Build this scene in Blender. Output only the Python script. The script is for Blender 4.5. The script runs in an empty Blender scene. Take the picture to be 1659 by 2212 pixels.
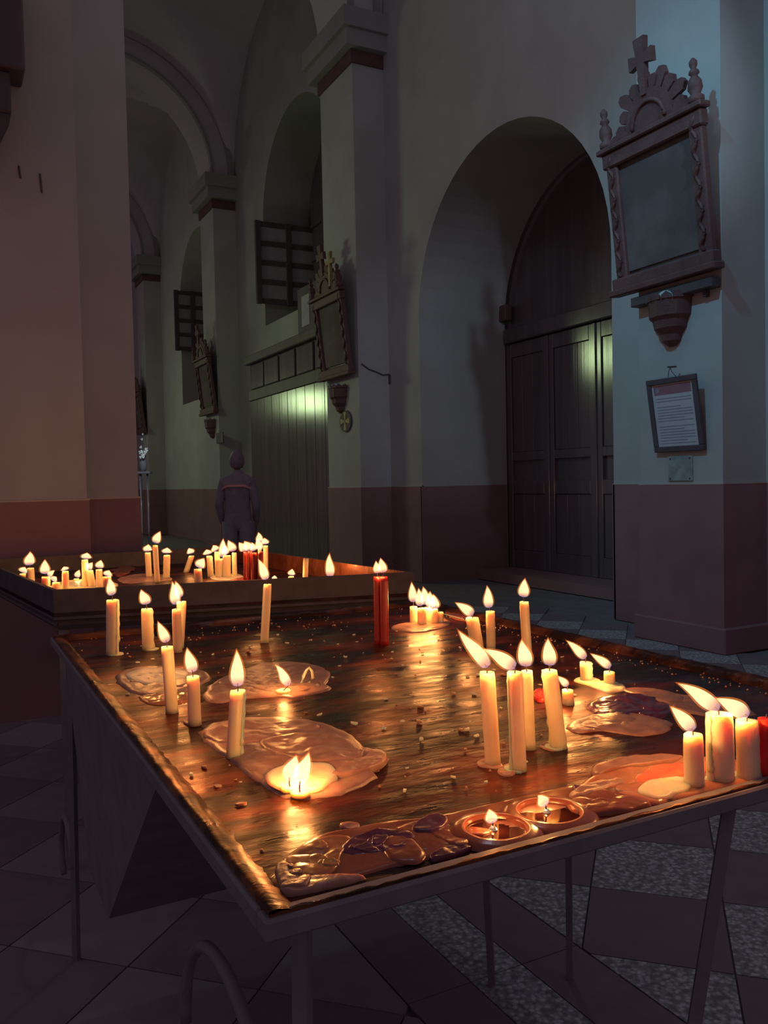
import bpy, bmesh, math, random
from mathutils import Vector, Matrix, noise
random.seed(7)
C = bpy.context.scene.collection
SC = bpy.context.scene
PI = math.pi

# ------------------------------------------------------------------ camera
# world axes: x = across the aisle, y = along the aisle, z = up; metres
FPX, EYE = 1830.0, Vector((0, 0, 1.36))
YAW, PITCH, ROLL = math.radians(27.6), math.radians(2.0), math.radians(1.2)
Fh = Vector((math.sin(YAW), math.cos(YAW), 0)); Rh = Vector((math.cos(YAW), -math.sin(YAW), 0)); Zu = Vector((0, 0, 1))
FW = Fh * math.cos(PITCH) - Zu * math.sin(PITCH)
U0 = Fh * math.sin(PITCH) + Zu * math.cos(PITCH)
RT = Rh * math.cos(ROLL) - U0 * math.sin(ROLL)
UP = Rh * math.sin(ROLL) + U0 * math.cos(ROLL)
cd = bpy.data.cameras.new('camera'); cam = bpy.data.objects.new('camera', cd); C.objects.link(cam)
m = Matrix((RT, UP, -FW)).transposed().to_4x4(); m.translation = EYE
cam.matrix_world = m
cd.sensor_fit = 'VERTICAL'; cd.sensor_height = 24.0; cd.lens = 24.0 * FPX / 2212.0
cd.clip_start = 0.02; cd.clip_end = 200
SC.camera = cam

# ------------------------------------------------------------------ world, lamps, exposure
SC.view_settings.view_transform = 'Standard'; SC.view_settings.look = 'None'
SC.view_settings.gamma = 1.0; SC.view_settings.exposure = 0.0; SC.view_settings.use_curve_mapping = False
AMBIENT = (0.108, 0.082, 0.102)      # dim purple fill light, added to lift the blacks
CANDLE_W = 0.40                      # one flame
SC.cycles.caustics_reflective = False; SC.cycles.caustics_refractive = False; SC.cycles.adaptive_threshold = 0.05
SC.cycles.max_bounces = 6; SC.cycles.diffuse_bounces = 3; SC.cycles.glossy_bounces = 3; SC.cycles.transparent_max_bounces = 16
wd = bpy.data.worlds.new('ambient_fill'); SC.world = wd; wd.use_nodes = True
wd.node_tree.nodes['Background'].inputs[0].default_value = (*AMBIENT, 1)
wd.node_tree.nodes['Background'].inputs[1].default_value = 1.0

def lamp(name, kind, loc, aim, power, color, **kw):
    l = bpy.data.lights.new(name, kind); l.energy = power; l.color = color
    for k, v in kw.items(): setattr(l, k, v)
    o = bpy.data.objects.new(name, l); C.objects.link(o); o.location = loc
    if aim is not None:
        o.rotation_euler = (Vector(aim) - Vector(loc)).to_track_quat('-Z', 'Y').to_euler()
    return o
# cool picture spotlight high in the nave, aimed at the pier with the framed painting
lamp('nave_spotlight', 'SPOT', (0.0, 3.5, 7.5), (5.3, 4.7, 3.3), 520, (0.16, 0.66, 1.0), spot_size=math.radians(46), spot_blend=1.0, shadow_soft_size=0.10)
# weaker fill spot, added to brighten the inner face of the near arch
lamp('arch_fill_spot', 'SPOT', (3.0, 0.0, 5.5), (6.4, 9.8, 2.7), 260, (0.58, 0.78, 1.0), spot_size=math.radians(26), spot_blend=.9, shadow_soft_size=0.1)
# two greenish lamps between the arcade piers
lamp('aisle_lamp', 'AREA', (1.3, 14.65, 4.07), (5.7, 11.6, 2.4), 26, (0.74, 1.0, 0.50), shape='RECTANGLE', size=0.95, size_y=0.55)
lamp('aisle_lamp', 'AREA', (1.3, 22.6, 3.72), (5.6, 18.5, 2.2), 26, (0.74, 1.0, 0.50), shape='RECTANGLE', size=0.95, size_y=0.55)

# hidden pin spot added to brighten the flower stand far down the aisle
lamp('flower_fill_spot', 'SPOT', (1.75, 8.2, 3.2), tuple(EYE + Vector((0, 0, .35)) + ((311 - 829.5) * RT - (1000 - 1106.0) * UP + FPX * FW).normalized() * 11.6 - Vector((0, 0, .3))), 160, (0.70, 0.90, 1.0), spot_size=math.radians(15), spot_blend=.8, shadow_soft_size=.03)
# cool fill light added above the aisle to brighten the right-hand floor
lamp('floor_fill', 'POINT', (3.0, 5.15, 7.0), None, 34, (0.62, 0.80, 1.0), shadow_soft_size=0.15)

# ------------------------------------------------------------------ sight lines measured on the photograph (1659 x 2212)
def ray(px, py):
    return ((px - 829.5) * RT - (py - 1106.0) * UP + FPX * FW).normalized()
def on_z(px, py, z):
    d = ray(px, py); return EYE + d * ((z - EYE.z) / d.z)
def on_x(px, py, x):
    d = ray(px, py); return EYE + d * (x / d.x)
def on_y(px, py, y):
    d = ray(px, py); return EYE + d * (y / d.y)
def facing(px, py, p):                       # the point at p's own distance
    d = ray(px, py); return EYE + d * ((p - EYE).dot(FW) / d.dot(FW))
def px_size(p): return (p - EYE).dot(FW) / FPX   # metres per pixel at p

# ------------------------------------------------------------------ materials
def nt(name):
    mt = bpy.data.materials.new(name); mt.use_nodes = True
    return mt, mt.node_tree, mt.node_tree.nodes['Principled BSDF']
def coords(t, scale=(1, 1, 1), kind='Object'):
    tc = t.nodes.new('ShaderNodeTexCoord'); mp = t.nodes.new('ShaderNodeMapping')
    t.links.new(tc.outputs[kind], mp.inputs[0]); mp.inputs['Scale'].default_value = scale
    return mp.outputs[0]
def noise_node(t, vec, scale, detail=4, rough=0.55):
    n = t.nodes.new('ShaderNodeTexNoise'); n.inputs['Scale'].default_value = scale
    n.inputs['Detail'].default_value = detail; n.inputs['Roughness'].default_value = rough
    t.links.new(vec, n.inputs['Vector']); return n.outputs['Fac']
def ramp(t, fac, stops):
    r = t.nodes.new('ShaderNodeValToRGB'); t.links.new(fac, r.inputs[0])
    while len(r.color_ramp.elements) < len(stops): r.color_ramp.elements.new(0.5)
    for e, (p, c) in zip(r.color_ramp.elements, stops):
        e.position = p; e.color = (*c, 1) if len(c) == 3 else c
    return r.outputs[0]
def bump(t, bs, fac, strength=0.3, dist=0.01):
    b = t.nodes.new('ShaderNodeBump'); b.inputs['Strength'].default_value = strength; b.inputs['Distance'].default_value = dist
    t.links.new(fac, b.inputs['Height']); t.links.new(b.outputs[0], bs.inputs['Normal'])
def mottled(name, c1, c2, scale=3, rough=0.8, bscale=0, bstr=0.2, bdist=0.01, stretch=(1, 1, 1), spec=0.3, lo=.35, hi=.65, metal=0.0, rough2=None, kind='Object', coat=0):
    mt, t, bs = nt(name); v = coords(t, stretch, kind)
    f = noise_node(t, v, scale)
    t.links.new(ramp(t, f, [(lo, c1), (hi, c2)]), bs.inputs['Base Color'])
    bs.inputs['Roughness'].default_value = rough; bs.inputs['Specular IOR Level'].default_value = spec; bs.inputs['Metallic'].default_value = metal
    bs.inputs['Coat Weight'].default_value = coat; bs.inputs['Coat Roughness'].default_value = 0.15
    if rough2 is not None:
        g = noise_node(t, v, scale * 2.3)
        t.links.new(ramp(t, g, [(.3, (rough,) * 3), (.7, (rough2,) * 3)]), bs.inputs['Roughness'])
    if bscale: bump(t, bs, noise_node(t, v, bscale, 5, .6), bstr, bdist)
    return mt
def wax(name, c1, c2, radius=(1.0, 0.42, 0.16), scale=0.03, rough=0.4, bstr=.15):
    mt, t, bs = nt(name); v = coords(t)
    f = noise_node(t, v, 28, 4)
    t.links.new(ramp(t, f, [(.3, c1), (.7, c2)]), bs.inputs['Base Color'])
    bs.inputs['Roughness'].default_value = rough
    bs.inputs['Subsurface Weight'].default_value = 1.0
    bs.inputs['Subsurface Radius'].default_value = radius; bs.inputs['Subsurface Scale'].default_value = scale
    bump(t, bs, noise_node(t, v, 60, 3), bstr, 0.003)
    return mt
M = {}
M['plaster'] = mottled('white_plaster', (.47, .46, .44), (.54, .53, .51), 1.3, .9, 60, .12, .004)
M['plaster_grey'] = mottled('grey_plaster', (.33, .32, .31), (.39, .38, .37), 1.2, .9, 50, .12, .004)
M['vault'] = mottled('vault_plaster', (.56, .52, .54), (.64, .59, .62), .9, .95)  # pale, faintly mauve plaster for vaults and end wall
M['dado'] = mottled('red_brown_dado_paint', (.30, .165, .17), (.36, .20, .205), 2.0, .7, 40, .1, .003)
M['stone_line'] = mottled('dado_line_paint', (.55, .46, .40), (.62, .52, .46), 6, .8)
M['wood'] = mottled('dark_wood', (.10, .080, .088), (.15, .115, .125), 3.5, .5, 30, .25, .006, (1, 1, .12))
M['door_wood'] = mottled('varnished_door_wood', (.12, .095, .10), (.17, .13, .135), 3.0, .16, 7, .12, .010, (2.5, 2.5, .10), spec=.8)
M['frame_wood'] = mottled('carved_red_brown_wood', (.14, .070, .068), (.19, .095, .09), 7, .55, 45, .5, .01)
M['gilt'] = mottled('old_gilding', (.36, .28, .14), (.46, .36, .19), 8, .5, metal=.2)
M['canvas'] = mottled('darkened_canvas', (.13, .10, .095), (.20, .155, .15), 1.8, .8, 30, .1, .003, lo=.4, hi=.6)
M['paper'] = mottled('notice_paper', (.60, .60, .62), (.66, .66, .68), 9, .8)
M['paper_band'] = mottled('maroon_print', (.35, .18, .22), (.40, .21, .25), 9, .8)
M['ink'] = mottled('grey_print', (.33, .33, .42), (.37, .37, .46), 9, .9)
M['plate'] = mottled('grey_plate', (.26, .29, .29), (.40, .44, .43), 14, .6, 40, .3, .004)
M['iron'] = mottled('black_painted_iron', (.20, .18, .20), (.26, .23, .26), 12, .55, 60, .2, .003)
M['iron_dark'] = mottled('deep_black_iron', (.08, .074, .082), (.11, .10, .112), 12, .6, 60, .2, .003)  # even tone, set lower than the front table's iron
M['glass'] = mottled('frosted_glass_globe', (.62, .66, .70), (.70, .74, .78), 5, .08, spec=.8)
M['pane'] = mottled('dusty_pane', (.38, .36, .40), (.46, .44, .47), 4, .25)
M['cable'] = mottled('dark_cable', (.11, .085, .10), (.14, .11, .125), 5, .6)
M['steel'] = mottled('polished_steel', (.8, .85, .9), (.9, .95, 1.0), 4, .15, metal=.9)
M['petal'] = mottled('white_petals', (.95, .95, .92), (1, 1, .97), 10, .4)
M['floor_joint'] = mottled('floor_grout', (.22, .20, .21), (.28, .25, .26), 6, .9)
# stone floor pieces
def terrazzo():
    mt, t, bs = nt('pale_terrazzo'); v = coords(t, kind='Object')
    geo = t.nodes.new('ShaderNodeNewGeometry')
    vo = t.nodes.new('ShaderNodeTexVoronoi'); vo.inputs['Scale'].default_value = 62
    t.links.new(geo.outputs['Position'], vo.inputs['Vector'])
    n = noise_node(t, geo.outputs['Position'], 45, 3)
    a = ramp(t, vo.outputs['Distance'], [(.25, (.72, .74, .76)), (.6, (.38, .38, .40))])
    b = ramp(t, n, [(.42, (.62, .62, .64)), (.58, (1, 1, 1))])
    mx = t.nodes.new('ShaderNodeMix'); mx.data_type = 'RGBA'; mx.blend_type = 'MULTIPLY'; mx.inputs[0].default_value = 1
    t.links.new(a, mx.inputs[6]); t.links.new(b, mx.inputs[7]); t.links.new(mx.outputs[2], bs.inputs['Base Color'])
    bs.inputs['Roughness'].default_value = .6; bs.inputs['Specular IOR Level'].default_value = .2
    bump(t, bs, vo.outputs['Distance'], .2, .004)
    return mt
M['tile_light'] = terrazzo()
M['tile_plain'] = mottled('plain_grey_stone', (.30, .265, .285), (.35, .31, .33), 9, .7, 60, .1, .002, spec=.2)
M['tile_dark'] = mottled('dark_brown_stone', (.24, .19, .215), (.28, .22, .25), 9, .6, 60, .1, .002, spec=.2)
# the trays: dark brassy metal under a film of old wax
def tray_metal(name, lo=(.030, .012, .013), mid=(.16, .027, .014), hi=(.34, .062, .019)):
    mt, t, bs = nt(name)
    v = coords(t, (1.0, 2.6, 2.0)); v2 = coords(t, (1, 1, 1))
    f = noise_node(t, v, 3.2, 6, .62)
    c = ramp(t, f, [(.45, lo), (.60, mid), (.77, hi)])
    t.links.new(c, bs.inputs['Base Color'])
    g = noise_node(t, v, 7.5, 5, .6)
    t.links.new(ramp(t, g, [(.35, (.20,) * 3), (.65, (.52,) * 3)]), bs.inputs['Roughness'])
    bs.inputs['Metallic'].default_value = 0.6; bs.inputs['Specular IOR Level'].default_value = .22
    h = noise_node(t, coords(t, (1.0, 3.0, 1)), 14, 6, .6)
    bump(t, bs, h, .45, .006)
    return mt
M['tray'] = tray_metal('waxy_brass_tray')
M['rim'] = tray_metal('waxy_brass_rim', (.04, .016, .012), (.24, .075, .028), (.46, .17, .055))
M['panel'] = tray_metal('brass_side_panel', (.20, .065, .035), (.30, .10, .05), (.38, .14, .07))
M['wax_white'] = wax('ivory_wax', (.86, .70, .47), (.92, .78, .56))
M['wax_pool'] = wax('pooled_ivory_wax', (.34, .175, .130), (.48, .28, .21), scale=.010, rough=.34, bstr=.5)
M['wax_pink'] = wax('pink_orange_wax', (.55, .20, .11), (.66, .32, .19), scale=.012, rough=.22)
M['wax_coral'] = wax('coral_wax', (.80, .16, .08), (.85, .26, .14), scale=.012, rough=.22)
M['wax_purple'] = wax('purple_wax', (.10, .022, .065), (.18, .045, .11), radius=(.6, .2, .5), scale=.006, rough=.2)
M['wax_plum'] = wax('plum_brown_wax', (.26, .075, .045), (.36, .125, .07), radius=(1, .3, .2), scale=.008, rough=.2)
M['wax_amber'] = wax('amber_wax_film', (.42, .17, .075), (.55, .25, .11), radius=(1, .4, .15), scale=.01, rough=.2)
M['wax_red'] = wax('dark_red_wax', (.33, .018, .022), (.42, .030, .030), radius=(1, .15, .1), scale=.012)
M['wax_bright_red'] = wax('bright_red_wax', (.75, .030, .022), (.82, .05, .035), radius=(1, .15, .1), scale=.02)
M['wax_liquid'] = mottled('molten_wax', (.03, .007, .006), (.06, .014, .010), 20, .05, spec=.7)
M['wick'] = mottled('burnt_wick', (.03, .02, .03), (.06, .04, .05), 40, .9)
M['skin'] = mottled('skin', (.35, .22, .18), (.40, .26, .21), 8, .6)
M['hair'] = mottled('black_hair', (.26, .20, .24), (.32, .25, .29), 30, .6)
M['jacket'] = mottled('dark_jacket_cloth', (.30, .25, .30), (.37, .31, .36), 14, .85)
M['stripe'] = mottled('pink_reflective_stripe', (.95, .42, .42), (1.0, .50, .48), 14, .4)
M['trousers'] = mottled('dark_trousers', (.28, .24, .28), (.34, .29, .33), 14, .9)
def flame_mat(name, rgb, strength):
    mt, t, bs = nt(name); t.nodes.remove(bs)
    out = t.nodes['Material Output']; tr = t.nodes.new('ShaderNodeBsdfTransparent')
    em = t.nodes.new('ShaderNodeEmission'); add = t.nodes.new('ShaderNodeAddShader')
    at = t.nodes.new('ShaderNodeAttribute'); at.attribute_name = 'along'
    col = ramp(t, at.outputs['Fac'], [(0.0, (.10, .10, .32)), (.14, (.55, .26, .16)), (.30, rgb), (.85, rgb), (1.0, (rgb[0], rgb[1] * .55, rgb[2] * .3))])
    t.links.new(col, em.inputs[0]); em.inputs[1].default_value = strength
    t.links.new(tr.outputs[0], add.inputs[0]); t.links.new(em.outputs[0], add.inputs[1]); t.links.new(add.outputs[0], out.inputs[0])
    mt.cycles.emission_sampling = 'NONE'
    return mt
M['flame'] = flame_mat('flame_core', (1.0, .90, .50), .49)
M['flame_edge'] = flame_mat('flame_edge', (1.0, .26, .03), .22)

# ------------------------------------------------------------------ mesh helpers
def obj(name, bm, mat, parent=None, smooth=False):
    if isinstance(bm, bpy.types.Mesh): me = bm
    else:
        bmesh.ops.recalc_face_normals(bm, faces=bm.faces[:])
        me = bpy.data.meshes.new(name); bm.to_mesh(me); bm.free()
    if smooth:
        for p in me.polygons: p.use_smooth = True
    if not me.materials: me.materials.append(M[mat])
    o = bpy.data.objects.new(name, me); C.objects.link(o)
    if parent is not None: o.parent = parent
    return o
def tag(o, label, cat=None, group=None, kind=None):
    if label: o['label'] = label
    if cat: o['category'] = cat
    if group: o['group'] = group
    if kind: o['kind'] = kind
    return o
def thing(name, label, cat, loc=(0, 0, 0), group=None, kind=None):
    o = bpy.data.objects.new(name, None); C.objects.link(o); o.location = loc; o.empty_display_size = .05
    return tag(o, label, cat, group, kind)
def bx(bm, lo, hi, bevel=0):
    lo, hi = Vector(lo), Vector(hi)
    v = [bm.verts.new((x, y, z)) for x in (lo.x, hi.x) for y in (lo.y, hi.y) for z in (lo.z, hi.z)]
    fs = [bm.faces.new([v[i] for i in q]) for q in ((0, 1, 3, 2), (4, 6, 7, 5), (0, 4, 5, 1), (2, 3, 7, 6), (0, 2, 6, 4), (1, 5, 7, 3))]
    if bevel:
        es = list({e for f in fs for e in f.edges})
        bmesh.ops.bevel(bm, geom=es, offset=bevel, segments=1, affect='EDGES')
    return bm
def box(lo, hi, bevel=0): return bx(bmesh.new(), lo, hi, bevel)
def prism(bm, pts, axis, a, b):
    """polygon of 2-D points extruded along axis from a to b; 2-D = the other two axes in order"""
    def P(p, t):
        return {'x': (t, p[0], p[1]), 'y': (p[0], t, p[1]), 'z': (p[0], p[1], t)}[axis]
    A = [bm.verts.new(P(p, a)) for p in pts]; B = [bm.verts.new(P(p, b)) for p in pts]
    bm.faces.new(A); bm.faces.new(B[::-1])
    for i in range(len(pts)):
        j = (i + 1) % len(pts); bm.faces.new((A[i], A[j], B[j], B[i]))
    return bm
def tube(bm, pts, r, n=8, radii=None):
    pts = [Vector(p) for p in pts]; rings = []
    up = Vector((0, 0, 1))
    for i, p in enumerate(pts):
        d = (pts[min(i + 1, len(pts) - 1)] - pts[max(i - 1, 0)]).normalized()
        u = d.cross(up) if abs(d.dot(up)) < .95 else d.cross(Vector((1, 0, 0)))
        u.normalize(); w = d.cross(u)
        rr = radii[i] if radii else r
        rings.append([bm.verts.new(p + (u * math.cos(2 * PI * k / n) + w * math.sin(2 * PI * k / n)) * rr) for k in range(n)])
    for a, b in zip(rings, rings[1:]):
        for k in range(n): bm.faces.new((a[k], a[(k + 1) % n], b[(k + 1) % n], b[k]))
    bm.faces.new(rings[0][::-1]); bm.faces.new(rings[-1])
    return bm
def lathe(bm, prof, center=(0, 0, 0), n=20, half=False, axis_r=None):
    c = Vector(center); rings = []
    for r, z in prof:
        rings.append([bm.verts.new(c + Vector((math.cos(2 * PI * k / n) * r, math.sin(2 * PI * k / n) * r, z))) for k in range(n)])
    for a, b in zip(rings, rings[1:]):
        for k in range(n): bm.faces.new((a[k], a[(k + 1) % n], b[(k + 1) % n], b[k]))
    bm.faces.new(rings[0][::-1]); bm.faces.new(rings[-1])
    return bm
def copy_tree(o, parent=None):
    c = o.copy(); C.objects.link(c); c.parent = parent
    for ch in o.children:
        copy_tree(ch, c)
    return c

# ------------------------------------------------------------------ the setting: floor
XW, XP, XD = 5.72, 5.24, 7.11          # wall plane, pilaster front plane, door plane
DADO = 1.293
floor = tag(obj('floor', box((-6, -3, -.10), (9, 31, -.012)), 'floor_joint'), 'stone checker floor of the church aisle', 'floor', kind='structure')
TS = 0.41
ux, uy = Vector((1, -1)).normalized() * TS, Vector((1, 1)).normalized() * TS
o0 = Vector((1.874, 2.154)) - Vector((0, 0))
def clip(poly, nx, k):                  # keep nx*x >= nx*k
    out = []
    for i in range(len(poly)):
        a, b = poly[i - 1], poly[i]
        ia, ib = nx * (a.x - k) >= 0, nx * (b.x - k) >= 0
        if ia != ib:
            t = (k - a.x) / (b.x - a.x); out.append(a + (b - a) * t)
        if ib: out.append(b)
    return out
full = {}
def tile_piece(poly, mat, shared=None):
    if len(poly) != 4: shared = None
    if shared and shared in full:
        me = full[shared][0]; c = sum(poly, Vector((0, 0))) / 4
        o = bpy.data.objects.new('tile', me); C.objects.link(o); o.parent = floor; o.location = (c.x, c.y, 0); return
    c = sum(poly, Vector((0, 0))) / len(poly)
    bm = bmesh.new()
    sh = [(p - c) * (1 - .004 / max((p - c).length, .01)) for p in poly]
    prism(bm, [(p.x, p.y) for p in sh], 'z', -.02, 0)
    o = obj('tile', bm, mat, floor); o.location = (c.x, c.y, 0)
    if shared: full[shared] = (o.data,)
for i in range(-34, 34):
    for j in range(-34, 34):
        p = o0 + ux * i + uy * j
        poly = [p, p + ux, p + ux - uy, p - uy]      # corner A first, as measured
        poly = [Vector((q.x, q.y)) for q in poly]
        c = sum(poly, Vector((0, 0))) / 4
        if not (0.2 < c.y < 7.6 and -1.4 < c.x < 5.6): continue
        dark = (i + j) % 2 == 0
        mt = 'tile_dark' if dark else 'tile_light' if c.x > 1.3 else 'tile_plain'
        for nx, k in ((1, 1.60), (-1, 1.03)):
            if c.x > 1.3 and nx < 0 or c.x < 1.3 and nx > 0: continue
            q = clip(poly, nx, k)
            if len(q) < 3: continue
            area = abs(sum(q[n - 1].x * q[n].y - q[n].x * q[n - 1].y for n in range(len(q)))) / 2
            if area < .012: continue
            # fully in frame or close to it only
            tile_piece(q, mt, mt if area > TS * TS * .9999 else None)
for x0, x1, mt in ((1.40, 1.597, 'tile_dark'), (1.23, 1.40, 'tile_light'), (1.033, 1.23, 'tile_dark')):
    y = .3
    while y < 7.4:
        bm = box((x0 + .002, y + .002, -.02), (x1 - .002, y + .798, 0))
        obj('border_slab', bm, mt, floor); y += .8

# ------------------------------------------------------------------ walls with arched openings
def arch_wall(bm, y0, y1, z1, oy0, oy1, zs, sill, x, depth, n=28):
    """plaster wall in the plane x with an arched opening (oy0..oy1, springing zs, sill) and its reveal"""
    def q(*p): bm.faces.new([bm.verts.new(v) for v in p])
    q((x, y0, 0), (x, oy0, 0), (x, oy0, z1), (x, y0, z1))
    q((x, oy1, 0), (x, y1, 0), (x, y1, z1), (x, oy1, z1))
    if sill > 0:
        q((x, oy0, 0), (x, oy1, 0), (x, oy1, sill), (x, oy0, sill))
        q((x, oy0, sill), (x, oy1, sill), (x + depth, oy1, sill + .06), (x + depth, oy0, sill + .06))
    c, r = (oy0 + oy1) / 2, (oy1 - oy0) / 2
    arc = [(c + r * math.cos(PI * k / n), zs + r * math.sin(PI * k / n)) for k in range(n + 1)]
    for (ya, za), (yb, zb) in zip(arc, arc[1:]):
        q((x, ya, za), (x, yb, zb), (x, yb, z1), (x, ya, z1))
    line = [(oy1, sill)] + arc + [(oy0, sill)]
    for (ya, za), (yb, zb) in zip(line, line[1:]):
        q((x, ya, za), (x, yb, zb), (x + depth, yb, zb), (x + depth, ya, za))
    bmesh.ops.remove_doubles(bm, verts=bm.verts[:], dist=1e-4)
    return bm
PIL = [(4.485, 5.335), (10.70, 11.80), (17.45, 18.40), (24.3, 25.25)]
ZTOP = 12.0
wr = thing('wall_right', 'white plaster aisle wall with deep arches and a red-brown dado', 'wall', kind='structure')
bm = bmesh.new(); bx(bm, (XW, .5, 0), (XW + .3, 4.49, ZTOP)); obj('wall_section', bm, 'plaster', wr)
A1 = (6.175, 9.82, 3.52)
obj('wall_section', arch_wall(bmesh.new(), 5.33, 10.72, ZTOP, A1[0], A1[1], A1[2], 0, XW, XD - XW), 'plaster', wr)
W2 = (12.35, 15.75, 6.4, 4.45)
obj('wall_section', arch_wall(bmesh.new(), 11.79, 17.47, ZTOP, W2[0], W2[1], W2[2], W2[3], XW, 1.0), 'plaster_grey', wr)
W3 = (18.95, 22.2, 6.0, 3.5)
obj('wall_section', arch_wall(bmesh.new(), 18.39, 24.32, ZTOP, W3[0], W3[1], W3[2], W3[3], XW, 1.0), 'plaster', wr)
bm = bmesh.new(); bx(bm, (XW, 25.2, 0), (XW + .3, 31, ZTOP)); obj('wall_section', bm, 'plaster', wr)
# dado paint stands a few millimetres proud of the plaster, with a pale top line
def dado(y0, y1, x=XW): 
    obj('dado', box((x - .012, y0, 0), (x + .02, y1, DADO)), 'dado', wr)
    obj('dado_line', box((x - .014, y0, DADO), (x + .02, y1, DADO + .012)), 'stone_line', wr)
for a, b in ((.6, 4.48), (5.34, A1[0]), (A1[1], 10.69), (11.81, 17.44), (18.41, 24.29), (25.26, 30.9)): dado(a, b)
obj('dado', box((XW - .012, A1[1] - .012, 0), (XD - .02, A1[1] + .02, DADO)), 'dado', wr)
obj('dado', box((XW - .012, A1[0] - .02, 0), (XD - .02, A1[0] + .012, DADO)), 'dado', wr)
# impost block on the inner edge of the near arch
p = on_x(1091, 678, XD - .03)
obj('impost_block', box((XD - .10, p.y - .10, p.z - .11), (XD + .02, p.y + .06, p.z + .11), .01), 'frame_wood', wr)
we = tag(obj('wall_back', box((-2, 31, 0), (9, 31.3, ZTOP)), 'vault'), 'dark end wall far down the aisle', 'wall', kind='structure')

# pilasters: shaft, dado, moulded capital
def pilaster(y0, y1, label):
    t = thing('pilaster', label, 'pilaster', (XP, y0, 0), kind='structure')
    w = y1 - y0; d = XW - XP + .1
    obj('shaft', box((0, 0, 0), (d, w, 7.16)), 'plaster', t)
    obj('dado', box((-.012, -.012, 0), (d, w + .012, DADO)), 'dado', t)
    obj('dado_line', box((-.014, -.014, DADO), (d, w + .014, DADO + .012)), 'stone_line', t)
    obj('plinth', box((-.05, -.05, 0), (d, w + .05, .20), .01), 'dado', t)
    bm = bmesh.new(); bx(bm, (-.03, -.03, 7.16), (d, w + .03, 7.34)); obj('neck_band', bm, 'frame_wood', t)
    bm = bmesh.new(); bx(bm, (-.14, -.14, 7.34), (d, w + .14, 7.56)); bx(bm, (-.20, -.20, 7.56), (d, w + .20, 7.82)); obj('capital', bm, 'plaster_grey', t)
    return t
for (a, b), l in zip(PIL, ('white pilaster lit blue, carrying the nearest framed painting', 'white pilaster with the second painting and an oval cross', 'dim pilaster behind the standing person', 'farthest dim pilaster beside the left pier')):
    pilaster(a, b, l)
# left pier: a stepped block in front of the aisle
lp = thing('pier', 'broad stepped white pier on the left, warmed by candlelight', 'pier', (0, 5.4, 0), kind='structure')
obj('front_block', box((-1.1, 0, 0), (.788, 1.2, ZTOP)), 'plaster', lp)
obj('side_block', box((.7, .40, 0), (1.176, 1.2, ZTOP)), 'plaster', lp)
for lo, hi in (((-1.11, -.012), (.80, 1.21)), ((.7, .388), (1.188, 1.21))):
    obj('dado', box((*lo, 0), (*hi, 1.289)), 'dado', lp)
    obj('dado_line', box((lo[0], lo[1] - .002, 1.289), (hi[0] + .002, hi[1], 1.301)), 'stone_line', lp)
for a, b in PIL[1:]:
    t = thing('pier', 'arcade pier hidden behind the left pier', 'pier', (0, a, 0), 'arcade piers down the aisle', 'structure')
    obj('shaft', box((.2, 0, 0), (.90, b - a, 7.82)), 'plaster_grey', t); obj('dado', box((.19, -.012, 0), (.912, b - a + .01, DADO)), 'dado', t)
# transverse arches: diaphragm walls with a moulded ring, and barrel vaults between them
def diaphragm(y0, y1, label):
    t = thing('transverse_arch', label, 'arch', (0, y0, 0), kind='structure')
    d = y1 - y0; c, r, zs, n = (.90 + XP) / 2, (XP - .90) / 2, 7.82, 32
    def arc(rr, x_off=0): return [(c + rr * math.cos(PI * k / n), zs + rr * math.sin(PI * k / n)) for k in range(n + 1)]
    def ring(bm, r0, r1, a, b):
        A, B = arc(r0), arc(r1)
        for k in range(n):
            prism(bm, [A[k], A[k + 1], B[k + 1], B[k]], 'y', a, b)
        return bm
    obj('arch_ring', ring(bmesh.new(), r, r + .34, -.02, d + .02), 'vault', t)
    obj('ring_moulding', ring(bmesh.new(), r + .34, r + .44, -.07, .10), 'plaster_grey', t)
    obj('ring_moulding', ring(bmesh.new(), r - .015, r + .03, -.05, .06), 'plaster_grey', t)
    bm = bmesh.new(); B = arc(r + .40)
    for k in range(n):
        (xa, za), (xb, zb) = B[k], B[k + 1]
        prism(bm, [(xa, za), (xa, ZTOP), (xb, ZTOP), (xb, zb)], 'y', .0, d)
    bx(bm, (B[0][0], 0, zs), (XW + .1, d, ZTOP)); bx(bm, (0, 0, zs), (B[-1][0], d, ZTOP))
    obj('spandrel', bm, 'vault', t)
for (a, b), l in zip(PIL[1:], ('rounded arch springing from the capital of the second pilaster', 'middle rounded arch crossing the dark aisle', 'smallest rounded arch far down the aisle')):
    diaphragm(a, b, l)
vt = thing('ceiling', 'dark vaulted ceiling of the aisle', 'ceiling', kind='structure')
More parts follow.
